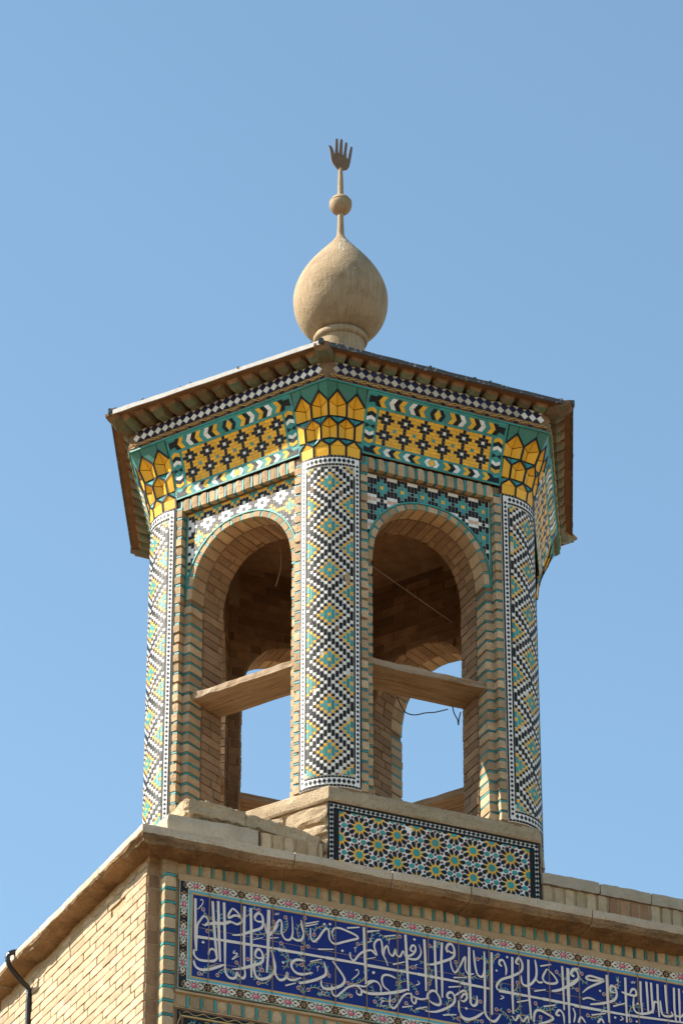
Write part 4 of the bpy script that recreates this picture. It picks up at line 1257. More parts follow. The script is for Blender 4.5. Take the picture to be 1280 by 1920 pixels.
# ---- inscription panel
LETTER_STROKES = [
(18,0,(-1580,-946),(-1577,-1094),(-1575,-1199),(-1568,-1277)),
(13,1,(-1566,-1274),(-1566,-1177),(-1563,-1113),(-1546,-1078),(-1526,-1050),(-1505,-1057),(-1496,-1079),(-1514,-1106),(-1535,-1100)),
(7,1,(-1549,-953),(-1538,-945),(-1531,-961),(-1543,-987),(-1566,-1015)),
(19,0,(-1471,-944),(-1462,-1073),(-1449,-1203),(-1435,-1305)),
(19,0,(-1436,-937),(-1431,-1067),(-1425,-1198),(-1417,-1318)),
(19,0,(-1399,-938),(-1394,-1060),(-1389,-1192),(-1387,-1318)),
(20,1,(-1517,-1101),(-1475,-1087),(-1433,-1078),(-1391,-1071),(-1354,-1047)),
(15,1,(-1343,-963),(-1366,-1002),(-1368,-1031),(-1329,-1008),(-1294,-1015),(-1286,-1040),(-1315,-1062),(-1352,-1055),(-1386,-1077)),
(15,1,(-1343,-965),(-1313,-986),(-1289,-1019)),
(19,0,(-1269,-938),(-1270,-1069),(-1269,-1196),(-1266,-1327)),
(19,0,(-1229,-944),(-1225,-1060),(-1222,-1187),(-1220,-1382)),
(18,1,(-1199,-1018),(-1202,-992),(-1183,-967),(-1159,-976),(-1150,-1015),(-1161,-1057),(-1222,-1089),(-1285,-1122),(-1345,-1136)),
(13,1,(-1199,-1013),(-1180,-1020),(-1153,-1015)),
(18,0,(-1117,-934),(-1120,-1084),(-1117,-1221),(-1123,-1333)),
(15,0,(-1557,-1186),(-1547,-1184)),
(8,1,(-1325,-1230),(-1336,-1249),(-1309,-1248),(-1345,-1289)),
(7,0,(-1343,-1291),(-1301,-1261)),
(17,1,(-1582,-1269),(-1580,-1305),(-1549,-1329),(-1491,-1327),(-1450,-1316),(-1436,-1290)),
(14,1,(-1492,-1289),(-1485,-1257),(-1462,-1247),(-1446,-1268),(-1440,-1301)),
(19,1,(-1583,-1340),(-1571,-1374),(-1537,-1389),(-1485,-1378),(-1428,-1351),(-1392,-1332)),
(18,1,(-1387,-1318),(-1383,-1375),(-1359,-1407),(-1323,-1403),(-1310,-1367),(-1302,-1381),(-1275,-1397),(-1260,-1373),(-1266,-1317)),
(18,1,(-1198,-1246),(-1196,-1217),(-1178,-1195),(-1156,-1212),(-1148,-1248),(-1161,-1279),(-1219,-1308),(-1292,-1340),(-1344,-1352)),
(13,1,(-1198,-1241),(-1177,-1253),(-1151,-1243)),
(19,1,(-1196,-1272),(-1204,-1326),(-1186,-1376),(-1144,-1378),(-1097,-1349),(-1071,-1297),(-1085,-1226),(-1093,-1185)),
(11,1,(-1137,-1023),(-1131,-1075),(-1110,-1097),(-1078,-1060),(-1050,-1012)),
(8,0,(-1210,-1140),(-1150,-1117)),
(22,0,(-1567,-1187),(-1389,-1180)),
(22,0,(-1389,-1180),(-1051,-1172)),
(22,0,(-1055,-1174),(-745,-1171)),
(22,0,(-745,-1171),(-486,-1169)),
(22,0,(-491,-1172),(-153,-1169)),
(22,0,(-153,-1169),(126,-1171)),
(22,0,(128,-1175),(328,-1179)),
(22,0,(383,-1181),(678,-1182)),
(22,0,(678,-1182),(913,-1184)),
(22,0,(890,-1188),(1239,-1188)),
(19,0,(1239,-1188),(1644,-1169)),
(20,0,(-1113,-932),(-1114,-1076),(-1115,-1236)),
(15,1,(-1120,-1101),(-1088,-1061),(-1062,-1008),(-1042,-984),(-1031,-1007),(-1032,-1061),(-1010,-1100),(-976,-1096),(-961,-1048),(-967,-947)),
(17,1,(-965,-1081),(-938,-1094),(-906,-1086),(-890,-1046),(-901,-1005),(-907,-958)),
(9,0,(-1119,-1115),(-1051,-1099)),
(5,1,(-1076,-946),(-1070,-957),(-1063,-943),(-1057,-954),(-1048,-939)),
(11,0,(-880,-979),(-794,-947)),
(11,0,(-880,-994),(-800,-964)),
(15,1,(-847,-1000),(-845,-1058),(-826,-1083),(-794,-1052),(-767,-1007),(-743,-983),(-729,-1002),(-723,-1049),(-692,-1073),(-638,-1052),(-584,-1029),(-543,-1011),(-551,-994),(-605,-977),(-659,-966),(-694,-974),(-708,-1006),(-697,-1047)),
(12,0,(-611,-956),(-530,-936)),
(11,0,(-799,-1127),(-697,-1109)),
(9,0,(-849,-1215),(-775,-1186)),
(19,0,(-502,-931),(-498,-1070),(-494,-1176),(-489,-1287)),
(11,0,(-480,-958),(-431,-943)),
(6,1,(-470,-995),(-452,-1008),(-478,-1027)),
(14,1,(-592,-1108),(-589,-1140),(-566,-1157),(-530,-1110),(-486,-1078),(-429,-1071)),
(5,1,(-567,-1072),(-561,-1079),(-555,-1069),(-545,-1068)),
(5,0,(-557,-1072),(-558,-1102)),
(5,1,(-810,-1239),(-804,-1245),(-798,-1236),(-788,-1234)),
(5,0,(-800,-1239),(-801,-1269)),
(5,1,(-349,-981),(-342,-988),(-336,-979),(-326,-977)),
(5,0,(-338,-982),(-340,-1012)),
(5,1,(-175,-1114),(-168,-1120),(-162,-1111),(-152,-1109)),
(5,0,(-164,-1114),(-166,-1144)),
(18,1,(-1092,-1189),(-1076,-1271),(-1069,-1333),(-1043,-1365),(-1008,-1351),(-993,-1311),(-992,-1345),(-958,-1352),(-905,-1327)),
(18,1,(-881,-1217),(-932,-1218),(-965,-1243),(-964,-1277),(-934,-1303),(-889,-1303),(-833,-1282)),
(11,0,(-1005,-1395),(-939,-1367)),
(19,1,(-920,-1365),(-851,-1341),(-787,-1309),(-747,-1272),(-760,-1200)),
(19,1,(-705,-1185),(-672,-1224),(-637,-1268),(-628,-1301),(-654,-1335),(-712,-1363),(-755,-1369),(-777,-1349),(-776,-1317)),
(14,1,(-711,-1337),(-707,-1389),(-681,-1406),(-648,-1376),(-605,-1334),(-557,-1315),(-523,-1333),(-522,-1367),(-547,-1366),(-551,-1341)),
(19,0,(-519,-1343),(-476,-1349),(-427,-1346)),
(11,1,(-551,-1309),(-498,-1311),(-465,-1284),(-427,-1260)),
(8,1,(-559,-1220),(-543,-1212),(-539,-1238),(-584,-1285)),
(11,0,(-482,-954),(-397,-933)),
(11,0,(-370,-966),(-293,-944)),
(8,0,(-501,-1139),(-425,-1111)),
(15,1,(-496,-1091),(-458,-1071),(-420,-1096),(-436,-1040),(-420,-1002),(-392,-994),(-383,-1036),(-381,-1078),(-360,-1118),(-347,-1153)),
(14,1,(-372,-1088),(-368,-1047),(-349,-1024),(-338,-1065),(-314,-1082),(-297,-1036),(-292,-1068),(-267,-1077),(-246,-1038),(-235,-1073)),
(19,0,(-231,-930),(-225,-1050),(-220,-1167),(-214,-1289)),
(15,1,(-174,-1027),(-199,-1024),(-187,-992),(-168,-994),(-167,-1023),(-193,-1055),(-229,-1073),(-191,-1081),(-152,-1070),(-129,-1027),(-143,-976)),
(19,0,(-107,-937),(-102,-1049),(-100,-1146),(-99,-1269)),
(18,0,(-38,-932),(-37,-1037),(-33,-1150),(-30,-1262)),
(18,0,(9,-937),(4,-1051),(7,-1169),(7,-1293)),
(18,1,(46,-995),(38,-972),(53,-940),(79,-940),(92,-981),(79,-1022),(12,-1060),(-54,-1089),(-95,-1096)),
(13,1,(47,-979),(69,-991),(91,-987)),
(13,1,(64,-1041),(72,-1088),(94,-1116),(125,-1073),(162,-1001),(162,-1077),(183,-1119)),
(19,0,(189,-934),(189,-1056),(191,-1169),(196,-1291)),
(11,0,(83,-1150),(170,-1135)),
(11,0,(49,-1218),(133,-1198)),
(11,0,(-314,-1137),(-235,-1106)),
(11,0,(-256,-1400),(-187,-1380)),
(11,0,(-167,-1396),(-93,-1369)),
(11,0,(10,-1404),(98,-1386)),
(14,1,(-497,-1294),(-459,-1269),(-418,-1268),(-395,-1295),(-394,-1329)),
(20,1,(-502,-1348),(-453,-1349),(-383,-1336),(-285,-1308),(-217,-1279)),
(15,1,(-295,-1223),(-339,-1211),(-376,-1219),(-387,-1253),(-372,-1291),(-334,-1313)),
(7,1,(-371,-1365),(-390,-1365),(-390,-1380),(-373,-1380),(-394,-1395),(-385,-1415),(-359,-1406)),
(13,1,(-333,-1337),(-337,-1396),(-313,-1418),(-286,-1388),(-253,-1333),(-220,-1307),(-188,-1307)),
(14,1,(-198,-1297),(-192,-1349),(-173,-1362),(-165,-1331),(-188,-1319),(-133,-1328),(-76,-1308)),
(17,1,(-94,-1318),(-86,-1285),(-59,-1260),(-31,-1267),(-6,-1311),(-13,-1343),(-54,-1341),(-90,-1318)),
(8,1,(-154,-1214),(-142,-1229),(-170,-1246)),
(17,1,(64,-1288),(40,-1284),(45,-1259),(70,-1249),(89,-1278),(80,-1317),(30,-1358),(-41,-1392),(-107,-1398)),
(14,1,(89,-1267),(131,-1233),(156,-1223),(170,-1258),(149,-1292),(125,-1285)),
(15,1,(114,-1292),(118,-1358),(145,-1396),(197,-1398)),
(18,1,(186,-933),(186,-1118),(193,-1259),(193,-1294),(213,-1309),(235,-1287),(234,-1240)),
(16,1,(218,-948),(227,-1039),(241,-1099),(272,-1111),(289,-1064),(291,-944)),
(18,1,(290,-944),(290,-1099),(289,-1242),(287,-1330),(306,-1371),(342,-1387),(368,-1369),(392,-1330)),
(18,0,(339,-941),(336,-1115),(333,-1346)),
(13,1,(129,-1063),(160,-1004),(162,-1081),(183,-1110),(220,-1101)),
(16,1,(408,-1018),(390,-1010),(393,-985),(417,-981),(435,-1031),(430,-1074)),
(17,1,(523,-986),(501,-978),(521,-944),(543,-976),(535,-1028),(471,-1073),(403,-1106),(372,-1144),(370,-1171),(389,-1182)),
(18,0,(477,-946),(475,-1090),(473,-1209),(475,-1315)),
(18,0,(585,-944),(582,-1106),(587,-1219),(595,-1330)),
(17,1,(630,-936),(639,-1001),(629,-1062),(581,-1114),(541,-1108),(534,-1055)),
(12,0,(665,-972),(739,-947)),
(12,0,(620,-1143),(698,-1119)),
(12,0,(501,-1235),(583,-1207)),
(12,0,(679,-1232),(760,-1209)),
(16,1,(709,-982),(680,-1041),(696,-1071),(743,-1073),(777,-1054),(751,-1014),(711,-982)),
(14,1,(635,-1061),(650,-1080),(681,-1074)),
(17,0,(813,-945),(816,-1059),(818,-1231)),
(18,0,(849,-951),(847,-1113),(854,-1308)),
(17,1,(897,-996),(872,-989),(886,-953),(927,-943)),
(18,1,(925,-1003),(855,-1064),(791,-1105),(735,-1122)),
(17,1,(612,-1345),(619,-1284),(648,-1261),(706,-1278),(743,-1298),(698,-1330),(642,-1348)),
(16,1,(789,-1272),(762,-1268),(784,-1237),(811,-1259),(817,-1321)),
(14,1,(465,-1329),(489,-1355),(514,-1317),(538,-1353),(570,-1316),(578,-1359)),
(17,1,(124,-1391),(160,-1407),(221,-1384),(279,-1338)),
(14,1,(129,-1276),(151,-1243),(170,-1263),(156,-1292)),
(8,1,(395,-1211),(414,-1220),(389,-1237)),
(18,0,(854,-954),(853,-1128),(850,-1313)),
(16,1,(893,-1001),(875,-992),(882,-964),(907,-956),(922,-1002),(885,-1050),(838,-1077)),
(16,1,(1097,-982),(1047,-979),(997,-976),(974,-998),(1027,-1002),(1096,-990),(994,-1052),(946,-1096)),
(21,0,(1117,-949),(1117,-1105),(1123,-1260)),
(17,1,(996,-1163),(1078,-1142),(1155,-1110),(1180,-1070),(1170,-1023),(1144,-1016),(1138,-1053),(1182,-1055)),
(18,0,(1243,-944),(1242,-1083),(1243,-1239)),
(17,1,(1214,-1043),(1257,-1051),(1311,-1050),(1310,-1014),(1287,-1014),(1270,-1048)),
(5,1,(1281,-961),(1288,-974),(1296,-958),(1303,-971),(1312,-955)),
(12,0,(1153,-1148),(1235,-1114)),
(12,0,(1003,-1231),(1100,-1204)),
(13,1,(944,-1139),(985,-1122),(1032,-1129)),
(17,0,(1347,-950),(1345,-1065),(1352,-1172)),
(17,0,(1388,-945),(1391,-1045),(1393,-1153)),
(17,0,(1420,-946),(1422,-1039),(1425,-1147)),
(17,0,(1464,-947),(1463,-1044),(1468,-1163)),
(17,0,(1518,-943),(1520,-1034),(1524,-1130)),
(17,0,(1578,-951),(1575,-1085),(1583,-1180)),
(17,0,(1613,-951),(1612,-1048),(1610,-1175)),
(16,1,(1296,-1061),(1293,-1134),(1319,-1163),(1379,-1156),(1424,-1129),(1439,-1069),(1471,-1080)),
(16,1,(1479,-1053),(1487,-1136),(1518,-1150),(1560,-1138),(1551,-1113)),
(14,1,(1582,-1135),(1620,-1134),(1651,-1095)),
(8,1,(1202,-1204),(1218,-1218),(1195,-1233)),
(12,0,(1638,-971),(1660,-961)),
(13,1,(877,-1207),(891,-1246),(880,-1302)),
(16,1,(911,-1299),(931,-1257),(961,-1291)),
(16,1,(1042,-1276),(1068,-1245),(1086,-1272))]
LETTER_DOTS = [(-1528,-1217,17),(-759,-960,16),(-723,-953,16),(-643,-1110,16),(-1022,-1253,16),(-442,-1215,16),(-173,-951,16),(-441,-1212,17),(162,-1335,16),(442,-954,15),(369,-1055,14),(164,-1337,14),(1188,-972,14),(1066,-1063,14),(1321,-1102,14),(1163,-1220,15),(1310,-1221,14)]
BUDS = [(-1529,-1006),(-1500,-1138),(-1178,-945),(-1082,-1002),(-1314,-1304),(-1243,-1270),(-1152,-1322),(-1547,-1415),(-1432,-1404),(-1175,-1408),(-1006,-960),(-883,-942),(-823,-1038),(-540,-1045),(-1034,-1131),(-898,-1135),(-861,-1120),(-903,-1245),(-726,-1282),(-603,-1307),(-923,-1393),(-859,-1395),(-763,-1399),(-586,-1384),(-266,-947),(-72,-971),(-186,-1132),(101,-1047),(-282,-1248),(-77,-1217),(-157,-1290),(-432,-1394),(-310,-1367),(-229,-1369),(112,-1408),(246,-1000),(379,-955),(510,-1107),(776,-988),(259,-1273),(627,-1220),(365,-1305),(448,-1299),(508,-1327),(659,-1304),(266,-1399),(947,-970),(912,-1081),(1093,-1079),(1184,-1009),(978,-1237),(1269,-1219)]

panel2 = link('inscription_panel', None, building, FB)
wf = lambda u, v, h: Vector((u, -DW-h, v))
X0, ZP1, ZP0 = -1.682, -.838, -1.530
BL_, BT_, BB_ = -1.592, -.923, -1.436          # blue field
joints = [X0]+[-1.491+.2015*i for i in range(20)]
rows = [(-.921, ZP1), (-1.125, -.921), (-1.330, -1.125), (ZP0, -1.330)]
overlays = []                                    # (u0,u1,v0,v1,mat,height)
big = 99
def ov(u0, u1, v0, v1, mat, h): overlays.append((u0, u1, v0, v1, mat, h))
ov(X0, big, BT_+.026, ZP1, 'glaze_cream', .0086); ov(X0, BL_-.026, ZP0, BT_+.026, 'glaze_cream', .0086); ov(BL_-.026, big, ZP0, BB_-.026, 'glaze_cream', .0086)
ov(X0+.008, big, BT_+.034, ZP1-.008, K, .0092); ov(X0+.008, BL_-.033, ZP0+.010, BT_+.034, K, .0092); ov(BL_-.033, big, ZP0+.010, BB_-.033, K, .0092)
ov(BL_-.026, big, BT_+.013, BT_+.026, 'glaze_cyan', .0086); ov(BL_-.026, BL_-.013, BB_-.026, BT_+.013, 'glaze_cyan', .0086); ov(BL_-.013, big, BB_-.026, BB_-.013, 'glaze_cyan', .0086)
ov(BL_-.013, big, BT_+.001, BT_+.013, 'glaze_gold', .0086); ov(BL_-.013, BL_-.001, BB_-.013, BT_+.001, 'glaze_gold', .0086); ov(BL_-.001, big, BB_-.013, BB_-.001, 'glaze_gold', .0086)
ov(X0, big, ZP0, ZP0+.007, 'glaze_green', .0094); ov(X0, X0+.004, ZP0, ZP1, 'glaze_green', .0094)
rs = random.Random(12)
for i in range(len(joints)-1):
    for (v0, v1) in rows:
        u0, u1 = joints[i], joints[i+1]; g = .0015
        m1 = MB(); dz = 0
        m1.tile([(u0+g, v0+g), (u1-g, v0+g), (u1-g, v1-g), (u0+g, v1-g)], wf, .008, 'glaze_cobalt', .0006)
        for (a, b, c, d, mt, h) in overlays:
            a, b, c, d = max(a, u0+g), min(b, u1-g), max(c, v0+g), min(d, v1-g)
            if b-a > .001 and d-c > .001: m1.tile([(a, c), (b, c), (b, d), (a, d)], wf, h, mt, 0, .0075)
        build('tile', m1, panel2)
def ribbon(mb_, pts, w, h, mat, smooth=1, taper=.55, maxturn=None):
    pts = [Vector(p) for p in pts]
    if smooth and len(pts) > 2: pts = [Vector(p) for p in prof_smooth([tuple(p) for p in pts], 5)]
    n = len(pts); L = []
    for i, p in enumerate(pts):
        t = (pts[min(i+1, n-1)]-pts[max(i-1, 0)]).normalized(); s_ = Vector((-t.y, t.x))
        f = i/(n-1); k = 1-(1-taper)*max(0, 1-f*7)**1.5-(1-taper*.6)*max(0, (f-.80)/.20)**1.5 if smooth else 1-.30*max(0, (f-.85)/.15)
        if smooth: k *= .80+.28*abs(t.x*.8+t.y*.6)         # broad-pen modulation
        L.append((p+s_*w/2*k, p-s_*w/2*k))
    k_ = mb_.mi(mat)
    b = len(mb_.v)
    for l, r in L: mb_.v += [tuple(wf(l.x, l.y, h)), tuple(wf(r.x, r.y, h))]
    for i in range(n-1): mb_.f.append((b+2*i+1, b+2*i+3, b+2*i+2, b+2*i)); mb_.m.append(k_)
vine = MB(); rs = random.Random(77); hh = .0090
def leaf(x, y, a, s_, h):
    c, s2 = cos(a), sin(a); q = [(0, 0), (.35, -.16), (.8, -.14), (1, 0.02), (.7, .16), (.3, .12)]
    vine.poly([wf(x+(u*c-v*s2)*s_, y+(u*s2+v*c)*s_, h) for u, v in q], 'glaze_cyan')
for bi, (bx, by) in enumerate(BUDS):
    x, y = bx/1000, by/1000
    a = rs.random()*6.28; k = rs.choice((-1, 1))*(.16+rs.random()*.22); pts = [(x, y)]
    for i in range(9):
        a += k; nx_, ny_ = pts[-1][0]+.021*cos(a), pts[-1][1]+.021*sin(a)
        if ny_ > BT_-.01 or ny_ < BB_+.01 or nx_ < BL_+.01: a += 1.9; continue
        pts.append((nx_, ny_))
    hh += .000012
    if len(pts) > 3:
        ribbon(vine, pts, .0052, hh, 'glaze_gold', 1, .8)
        for i in range(1, len(pts)-1, 1):
            sgn = rs.choice((-1, 1)); hh += .000006
            leaf(pts[i][0], pts[i][1], math.atan2(pts[i+1][1]-pts[i][1], pts[i+1][0]-pts[i][0])+sgn*1.0, .024, hh+.0003)
    hh += .000006
    for r_, mt, e in ((.0115, 'glaze_letter', .0004), (.0085, 'glaze_red', .0006), (.0040, 'glaze_pink', .0008)):
        vine.poly([wf(x+r_*cos(t*pi/4), y+r_*1.1*sin(t*pi/4), hh+e) for t in range(8)], mt)
build('vine_scroll', vine, panel2, kind='stuff')
let = MB(); hh = .0112
for st in LETTER_STROKES:
    w, sm, pts = st[0]/1000, st[1], [(a/1000, b/1000) for a, b in st[2:]]
    # the field ends at its frame
    ribbon(let, [p for p in pts], w*.86, hh, 'glaze_letter', sm); hh += .00003
for (x, y, s_) in LETTER_DOTS:
    x, y, s_ = x/1000, y/1000, s_/1000*.62; hh += .00003
    let.poly([wf(x, y-s_, hh), wf(x+s_*1.05, y+.1*s_, hh), wf(x, y+s_, hh), wf(x-s_*1.05, y-.1*s_, hh)], 'glaze_letter')
build('arabic_lettering', let, panel2)
jt = MB(); jt.poly([wf(X0, ZP0, .0066), wf(3.2, ZP0, .0066), wf(3.2, ZP1, .0066), wf(X0, ZP1, .0066)], 'mortar_pale')
for i, u in enumerate(joints[1:-1]): jt.tile([(u-.0008, ZP0), (u+.0008, ZP0), (u+.0008, ZP1), (u-.0008, ZP1)], wf, .0166, 'mortar_pale', 0, .012)
build('joint_line', jt, panel2)
# border flowers
def motif(w, h):
    mb_ = MB(); F = lambda u, v, e: Vector((u, -e, v))
    def P(pts, mt, e):
        a = sum(pts[i][0]*pts[(i+1) % len(pts)][1]-pts[(i+1) % len(pts)][0]*pts[i][1] for i in range(len(pts)))
        mb_.poly([F(u*w/2, v*h/2, e) for u, v in (pts if a > 0 else pts[::-1])], mt)
    med = []
    for i in range(28):
        a = 2*pi*i/28; r = 1+(.10 if i % 2 else -.04); c, s_ = cos(a), sin(a)
        med.append((.72*math.copysign(abs(c)**1.25, c)*r, .92*math.copysign(abs(s_)**1.1, s_)*min(r, 1.04)))
    P([(x*1.06, y*1.02) for x, y in med], 'glaze_cream', .0002)
    for sx_ in (-1, 1):
        for sy_ in (-1, 1):
            for (cx_, cy_, r) in ((.80, .55, .16), (.60, .86, .10), (.95, .20, .10)):     # gold scrolls at the ends
                ringp = [(sx_*(cx_+r*cos(t*pi/4)*.55), sy_*(cy_+r*1.6*sin(t*pi/4)*.7)) for t in range(8)]
                P(ringp, 'glaze_gold', .0003+.00002*(sx_+2*sy_+cx_))
            P([(sx_*.30, sy_*.15), (sx_*.46, sy_*.62), (sx_*.36, sy_*.66), (sx_*.22, sy_*.40)], 'glaze_green', .0004+.00001*(sx_+2*sy_))
            P([(sx_*.05, sy_*.50), (sx_*.13, sy_*.86), (sx_*.20, sy_*.78), (sx_*.18, sy_*.45)], 'glaze_green', .0005+.00001*(sx_+2*sy_))
        P([(sx_*.36, 0), (sx_*.46, .22), (sx_*.60, .05), (sx_*.60, -.05), (sx_*.46, -.22)], 'glaze_red', .00055+.00001*sx_)
        P([(sx_*.93, -.18), (sx_*1.0, 0), (sx_*.93, .18), (sx_*.86, 0)], 'glaze_red', .0006+.00001*sx_)
    P([(.25*cos(t*pi/6), .52*sin(t*pi/6)) for t in range(12)], 'glaze_pink', .0008)
    P([(.13*cos(t*pi/4)-.02, .28*sin(t*pi/4)+.05) for t in range(8)], 'glaze_pink_pale', .0010)
    P([(.07*cos(t*pi/3), .15*sin(t*pi/3)) for t in range(6)], 'glaze_pink', .0012)
    return mb_.mesh('border_flower')
mo = motif(.196, .062)
bt, bb = (ZP1-.008+BT_+.034)/2, (ZP0+.010+BB_-.033)/2; ul = (X0+.008+BL_-.033)/2
for i in range(1, len(joints)-1):
    c = (joints[i]+joints[i+1])/2
    if c > 2.4: break
    link('border_flower', mo, panel2, T(c, -DW-.0094, bt)); link('border_flower', mo, panel2, T(c, -DW-.0094, bb))
for c in (bt, bb): link('border_flower', mo, panel2, T((X0+.02+joints[1])/2, -DW-.0094, c) @ Matrix.Diagonal((.8, 1, 1, 1)))
for i in range(3):
    z = BB_-.02+ (BT_-BB_+.04)*(i+.5)/3
    link('border_flower', mo, panel2, T(ul, -DW-.0094, z) @ Matrix.Rotation(pi/2, 4, 'Y') @ Matrix.Diagonal((.86, 1, .80, 1)))
# ---- brown ornamental panel below
p3 = link('ornament_panel', None, building, FB)
ZB = -1.650
mb = MB()
mb.tile([(-1.682, -2.05), (3.0, -2.05), (3.0, ZB), (-1.682, ZB)], wf, .004, 'glaze_brown')
mb.tile([(-1.676, -2.05), (-1.650, -2.05), (-1.650, ZB-.006), (-1.676, ZB-.006)], wf, .006, K); mb.tile([(-1.648, ZB-.036), (3.0, ZB-.036), (3.0, ZB-.008), (-1.648, ZB-.008)], wf, .006, K)
mb.tile([(-1.648, ZB-.046), (3.0, ZB-.046), (3.0, ZB-.037), (-1.648, ZB-.037)], wf, .006, 'glaze_gold')
mb.tile([(-1.636, -2.05), (3.0, -2.05), (3.0, ZB-.052), (-1.636, ZB-.052)], wf, .0065, K)
build('panel_tiles', mb, p3)
mb = MB()
ribbon(mb, [(-1.64+.012*i, ZB-.022+.008*sin(i*.75)) for i in range(385)], .006, .0075, 'glaze_gold')
ribbon(mb, [(-1.663+.007*sin(i*.75), ZB-.02-.012*i) for i in range(28)], .006, .0077, 'glaze_gold')
rs = random.Random(4)
for i in range(420):
    c = (-1.60+rs.random()*4.5, ZB-.075-rs.random()*.28) if i > 70 else (-1.60+rs.random()*1.0, ZB-.06-rs.random()*.12); r = .008+.012*rs.random(); a0 = rs.random()*6
    ribbon(mb, [(c[0]+r*(1-k_*.09)*cos(a0+k_*.7), c[1]+r*(1-k_*.09)*sin(a0+k_*.7)) for k_ in range(8)], .004, .008+i*.00002, rs.choice(('glaze_gold', 'glaze_gold', 'glaze_cyan', 'glaze_red')))
build('scroll_ornament', mb, p3, kind='stuff')
# ---- terrace on top
mb = MB(); q = [BM @ Vector((-1.75, -1.3, 0)), BM @ Vector((WL, -1.3, 0)), P4, P5b, P5]
mb.prism([(p.x, p.y, 12.1-.66) for p in q], [(p.x, p.y, 12.1-.575) for p in q], 'roof_mud', True); build('roof_terrace', mb, building)

# ================================================================ low parapets on the roof edge
def parapet(x0, x1, label, z_low, z_top, cap, colours, zcap=None):
    t = thing('parapet', label, 'parapet', mat=BM @ T(x0, -1.235, -.60))
    c = MB(); c.box(.01, x1-x0, .012, .22, .0, z_top+.60, 'mortar_pale'); build('core', c, t)
    x = x0+.012; i = 0; rs_ = random.Random(5)
    while x < x1-.02:
        w = .058+.008*rs_.random(); mt = colours(x, rs_)
        if x+w > x1: w = x1-x-.002
        if w > .02: link('soldier_brick', brick_mesh(round(w, 3), .05, z_top-z_low, mt, n=(2, 1, 3), wear=.13, amp=.004), t, T(x-x0, 0+rs_.random()*.005, z_low+.60))
        x += w+.012; i += 1
    if cap:
        n = 0; xx = x0
        while xx < x1:
            L = .30+.25*rs_.random(); xe = min(x1, xx+L)
            m1 = rough_brick_mb(xe-xx-.004, .26, zcap-z_top, 60+n, 'cement_grey', n=(10, 3, 3), wear=.05, amp=.006).mesh('cap_stone')
            link('cap_stone', m1, t, T(xx-x0, -.012, z_top+.60)); xx = xe; n += 1
    return t
parapet(-1.142, -.73, 'short row of upright bricks between the grey block and the star tile panel', -.56, -.392, False, lambda x, r: 'brick_pale' if r.random() < .6 else 'brick_buff')
def pcol(x, r): return 'cement_grey' if x < 1.0 else ('brick_red' if 1.2 < x < 1.42 else r.choice(('brick_buff', 'brick_pale', 'brick_buff')))
parapet(.735, 4.5, 'long grey-capped parapet of upright bricks running along the roof edge beyond the plinth', -.56, -.378, True, lambda x, r: 'brick_buff' if x < 1.15 else ('brick_red' if x < 1.42 else 'brick_pale'), -.300)
# grey block
blk = rough_brick_mb(.596, .42, .20, 91, 'cement_grey', n=(14, 6, 4), wear=.06, amp=.007)
o = build('cement_block', blk, None, BM @ T(-1.741, -1.245, -.585)); o['label'] = 'grey cement kerb block on the coping at the building corner below the left column'; o['category'] = 'block'
# mortar mound: two cracked slabs of hardened mortar on a footing
mm = BM @ T(-1.66, -1.20, -.385)
mound = thing('mortar_mound', 'cracked slabs of pale mortar lying behind the grey block against the plinth', 'mortar', mat=mm)
for i, (x, y, z, sx, sy, sz, rz, ry) in enumerate(((.05, -.02, .015, .40, .34, .125, .03, -.05), (.42, .0, .02, .50, .30, .105, -.06, .10), (.80, .06, -.02, .16, .2, .09, .2, .2))):
    mb = rough_brick_mb(sx, sy, sz, 300+i, 'stone_pale', n=(22, 10, 7), wear=.22, amp=.012)
    mb.v = [tuple(Vector(v)+noise.noise_vector(Vector(v)*38+Vector((i*9, 0, 0)))*.005+Vector((0, 0, -.03*(Vector(v).x/sx)**2-(.035 if v[2] < sz*.3 and v[1] < sy*.12 else 0)*0))) for v in mb.v]
    build('mortar_slab', mb, mound, T(x, y, z) @ RZ(rz) @ Matrix.Rotation(ry, 4, 'Y'))
mb = rough_brick_mb(1.0, .5, .19, 320, 'mortar_pale', n=(24, 6, 5), wear=.02, amp=.012)
build('footing', mb, mound, T(0.0, .03, -.185))

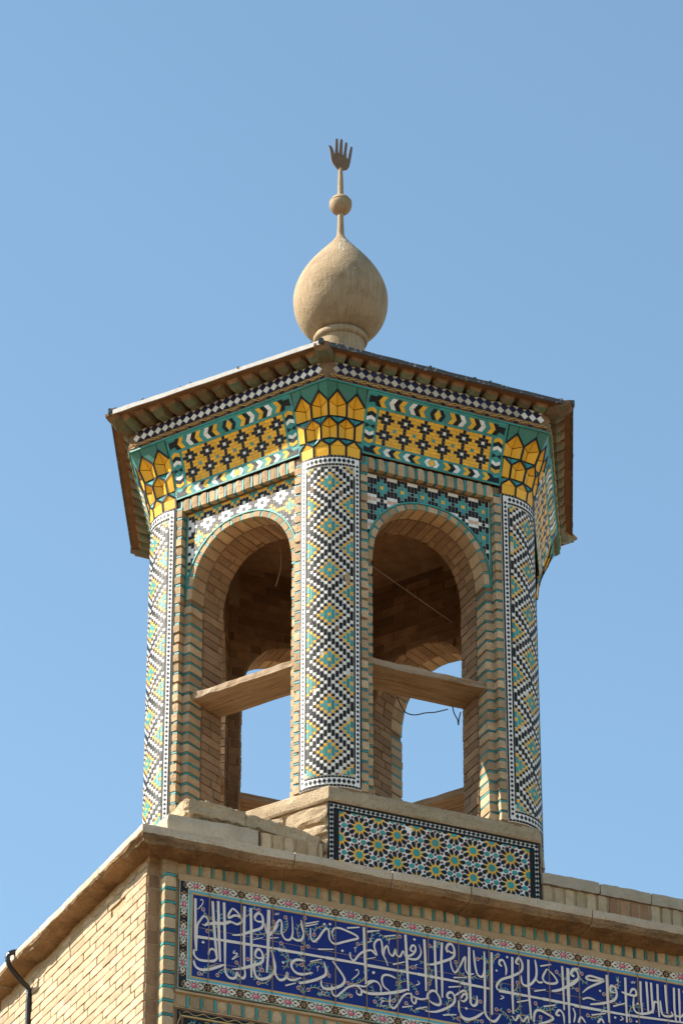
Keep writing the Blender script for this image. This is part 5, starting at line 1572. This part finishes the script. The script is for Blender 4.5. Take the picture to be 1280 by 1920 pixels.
# ================================================================ cables and wires
def cable(name, pts, r, mat, label, cat, seg=8, M=None, ribbed=0):
    if len(pts) > 2:
        P = []
        for i in range(len(pts)-1):
            p0, p1, p2, p3_ = [Vector(pts[max(0, min(len(pts)-1, i+k))]) for k in (-1, 0, 1, 2)]
            n = 10 if not ribbed else int((p2-p1).length/ribbed)+2
            for j in range(n):
                t = j/n; P.append(.5*(2*p1+(p2-p0)*t+(2*p0-5*p1+4*p2-p3_)*t*t+(3*p1-p0-3*p2+p3_)*t**3))
        P.append(Vector(pts[-1]))
    else: P = [Vector(p) for p in pts]
    mb_ = MB(); rad = [r*(1.12 if (i % 2) else .90) for i in range(len(P))] if ribbed else r
    mb_.sweep(P, rad, mat, seg)
    o = build(name, mb_, None, M, smooth=True); o['label'] = label; o['category'] = cat; return o
LW = Minv @ LB
cable('conduit', [tuple(LW @ Vector(p)) for p in ((-2.05, .30, -.58), (-2.04, .06, -.595), (-2.045, -.035, -.625), (-2.05, -.032, -.69), (-2.06, .02, -.745), (-2.075, .075, -.785), (-2.085, .118, -.815), (-2.085, .120, -.90), (-2.085, .121, -1.2), (-2.085, .121, -2.6), (-2.085, .121, -6.0))], .0165, 'black_plastic', 'black ribbed conduit bending over the coping and running down the sunlit brick wall', 'conduit', 10, None, .012)
F5, F0_, F3 = face_m(5), face_m(0), face_m(3)
cable('hanging_wire', [tuple(F5 @ Vector(p)) for p in ((.035, -.84, 2.115), (.046, -.83, 1.99), (.040, -.83, 1.90), (.012, -.84, 1.785))], .0032, 'wire_brown', 'thin brown wire hanging from the arch of the sunlit left opening', 'wire')
cable('slanting_wire', [tuple(F0_ @ Vector(p)) for p in ((-.40, -.86, 1.91), (-.07, -.84, 1.762), (.36, -.80, 1.585))], .0022, 'wire_brown', 'thin taut wire slanting across the dark upper part of the right opening', 'wire')
def farw(x, z): return tuple(F0_ @ Vector((x, .80, z)))
cable('looped_wire', [farw(.735, 1.885), farw(.787, 1.79), (farw(.86, 1.775)), farw(.95, 1.81), farw(1.02, 1.83), farw(1.12, 1.875)], .0042, 'wire_dark', 'loose black wire looping under the plank in the right opening', 'wire')
cable('hooked_wire', [tuple(F0_ @ Vector(p)) for p in ((.315, -.87, .935), (.322, -.88, .88), (.345, -.88, .84), (.350, -.88, .805), (.355, -.88, .85), (.372, -.87, .905))], .0038, 'wire_dark', 'short black wire end hooked below the plank beside the right jamb', 'wire')
cable('bent_rod', [tuple(BM @ Vector(p)) for p in ((.745, -1.10, -.12), (.775, -1.10, -.13), (.80, -1.10, -.19), (.805, -1.10, -.31))], .0045, 'wire_dark', 'small bent rod standing on the parapet cap beside the plinth', 'rod')
mb = MB(); mb.box(-.018, .018, -.02, .02, 0, .075, 'hand_metal'); mb.box(-.022, .022, -.024, .024, .070, .078, 'hand_metal')
o = build('metal_stub', mb, None, BM @ T(.765, -1.14, -.305) @ Matrix.Rotation(.15, 4, 'Y')); o['label'] = 'small brown metal stub on the parapet cap right against the plinth'; o['category'] = 'bracket'

# ================================================================ ground
mb = MB(); S_ = 3000; mb.poly([(-S_, -S_, -12.1), (S_, -S_, -12.1), (S_, S_, -12.1), (-S_, S_, -12.1)], 'ground_paving')
o = build('ground', mb); o['kind'] = 'structure'
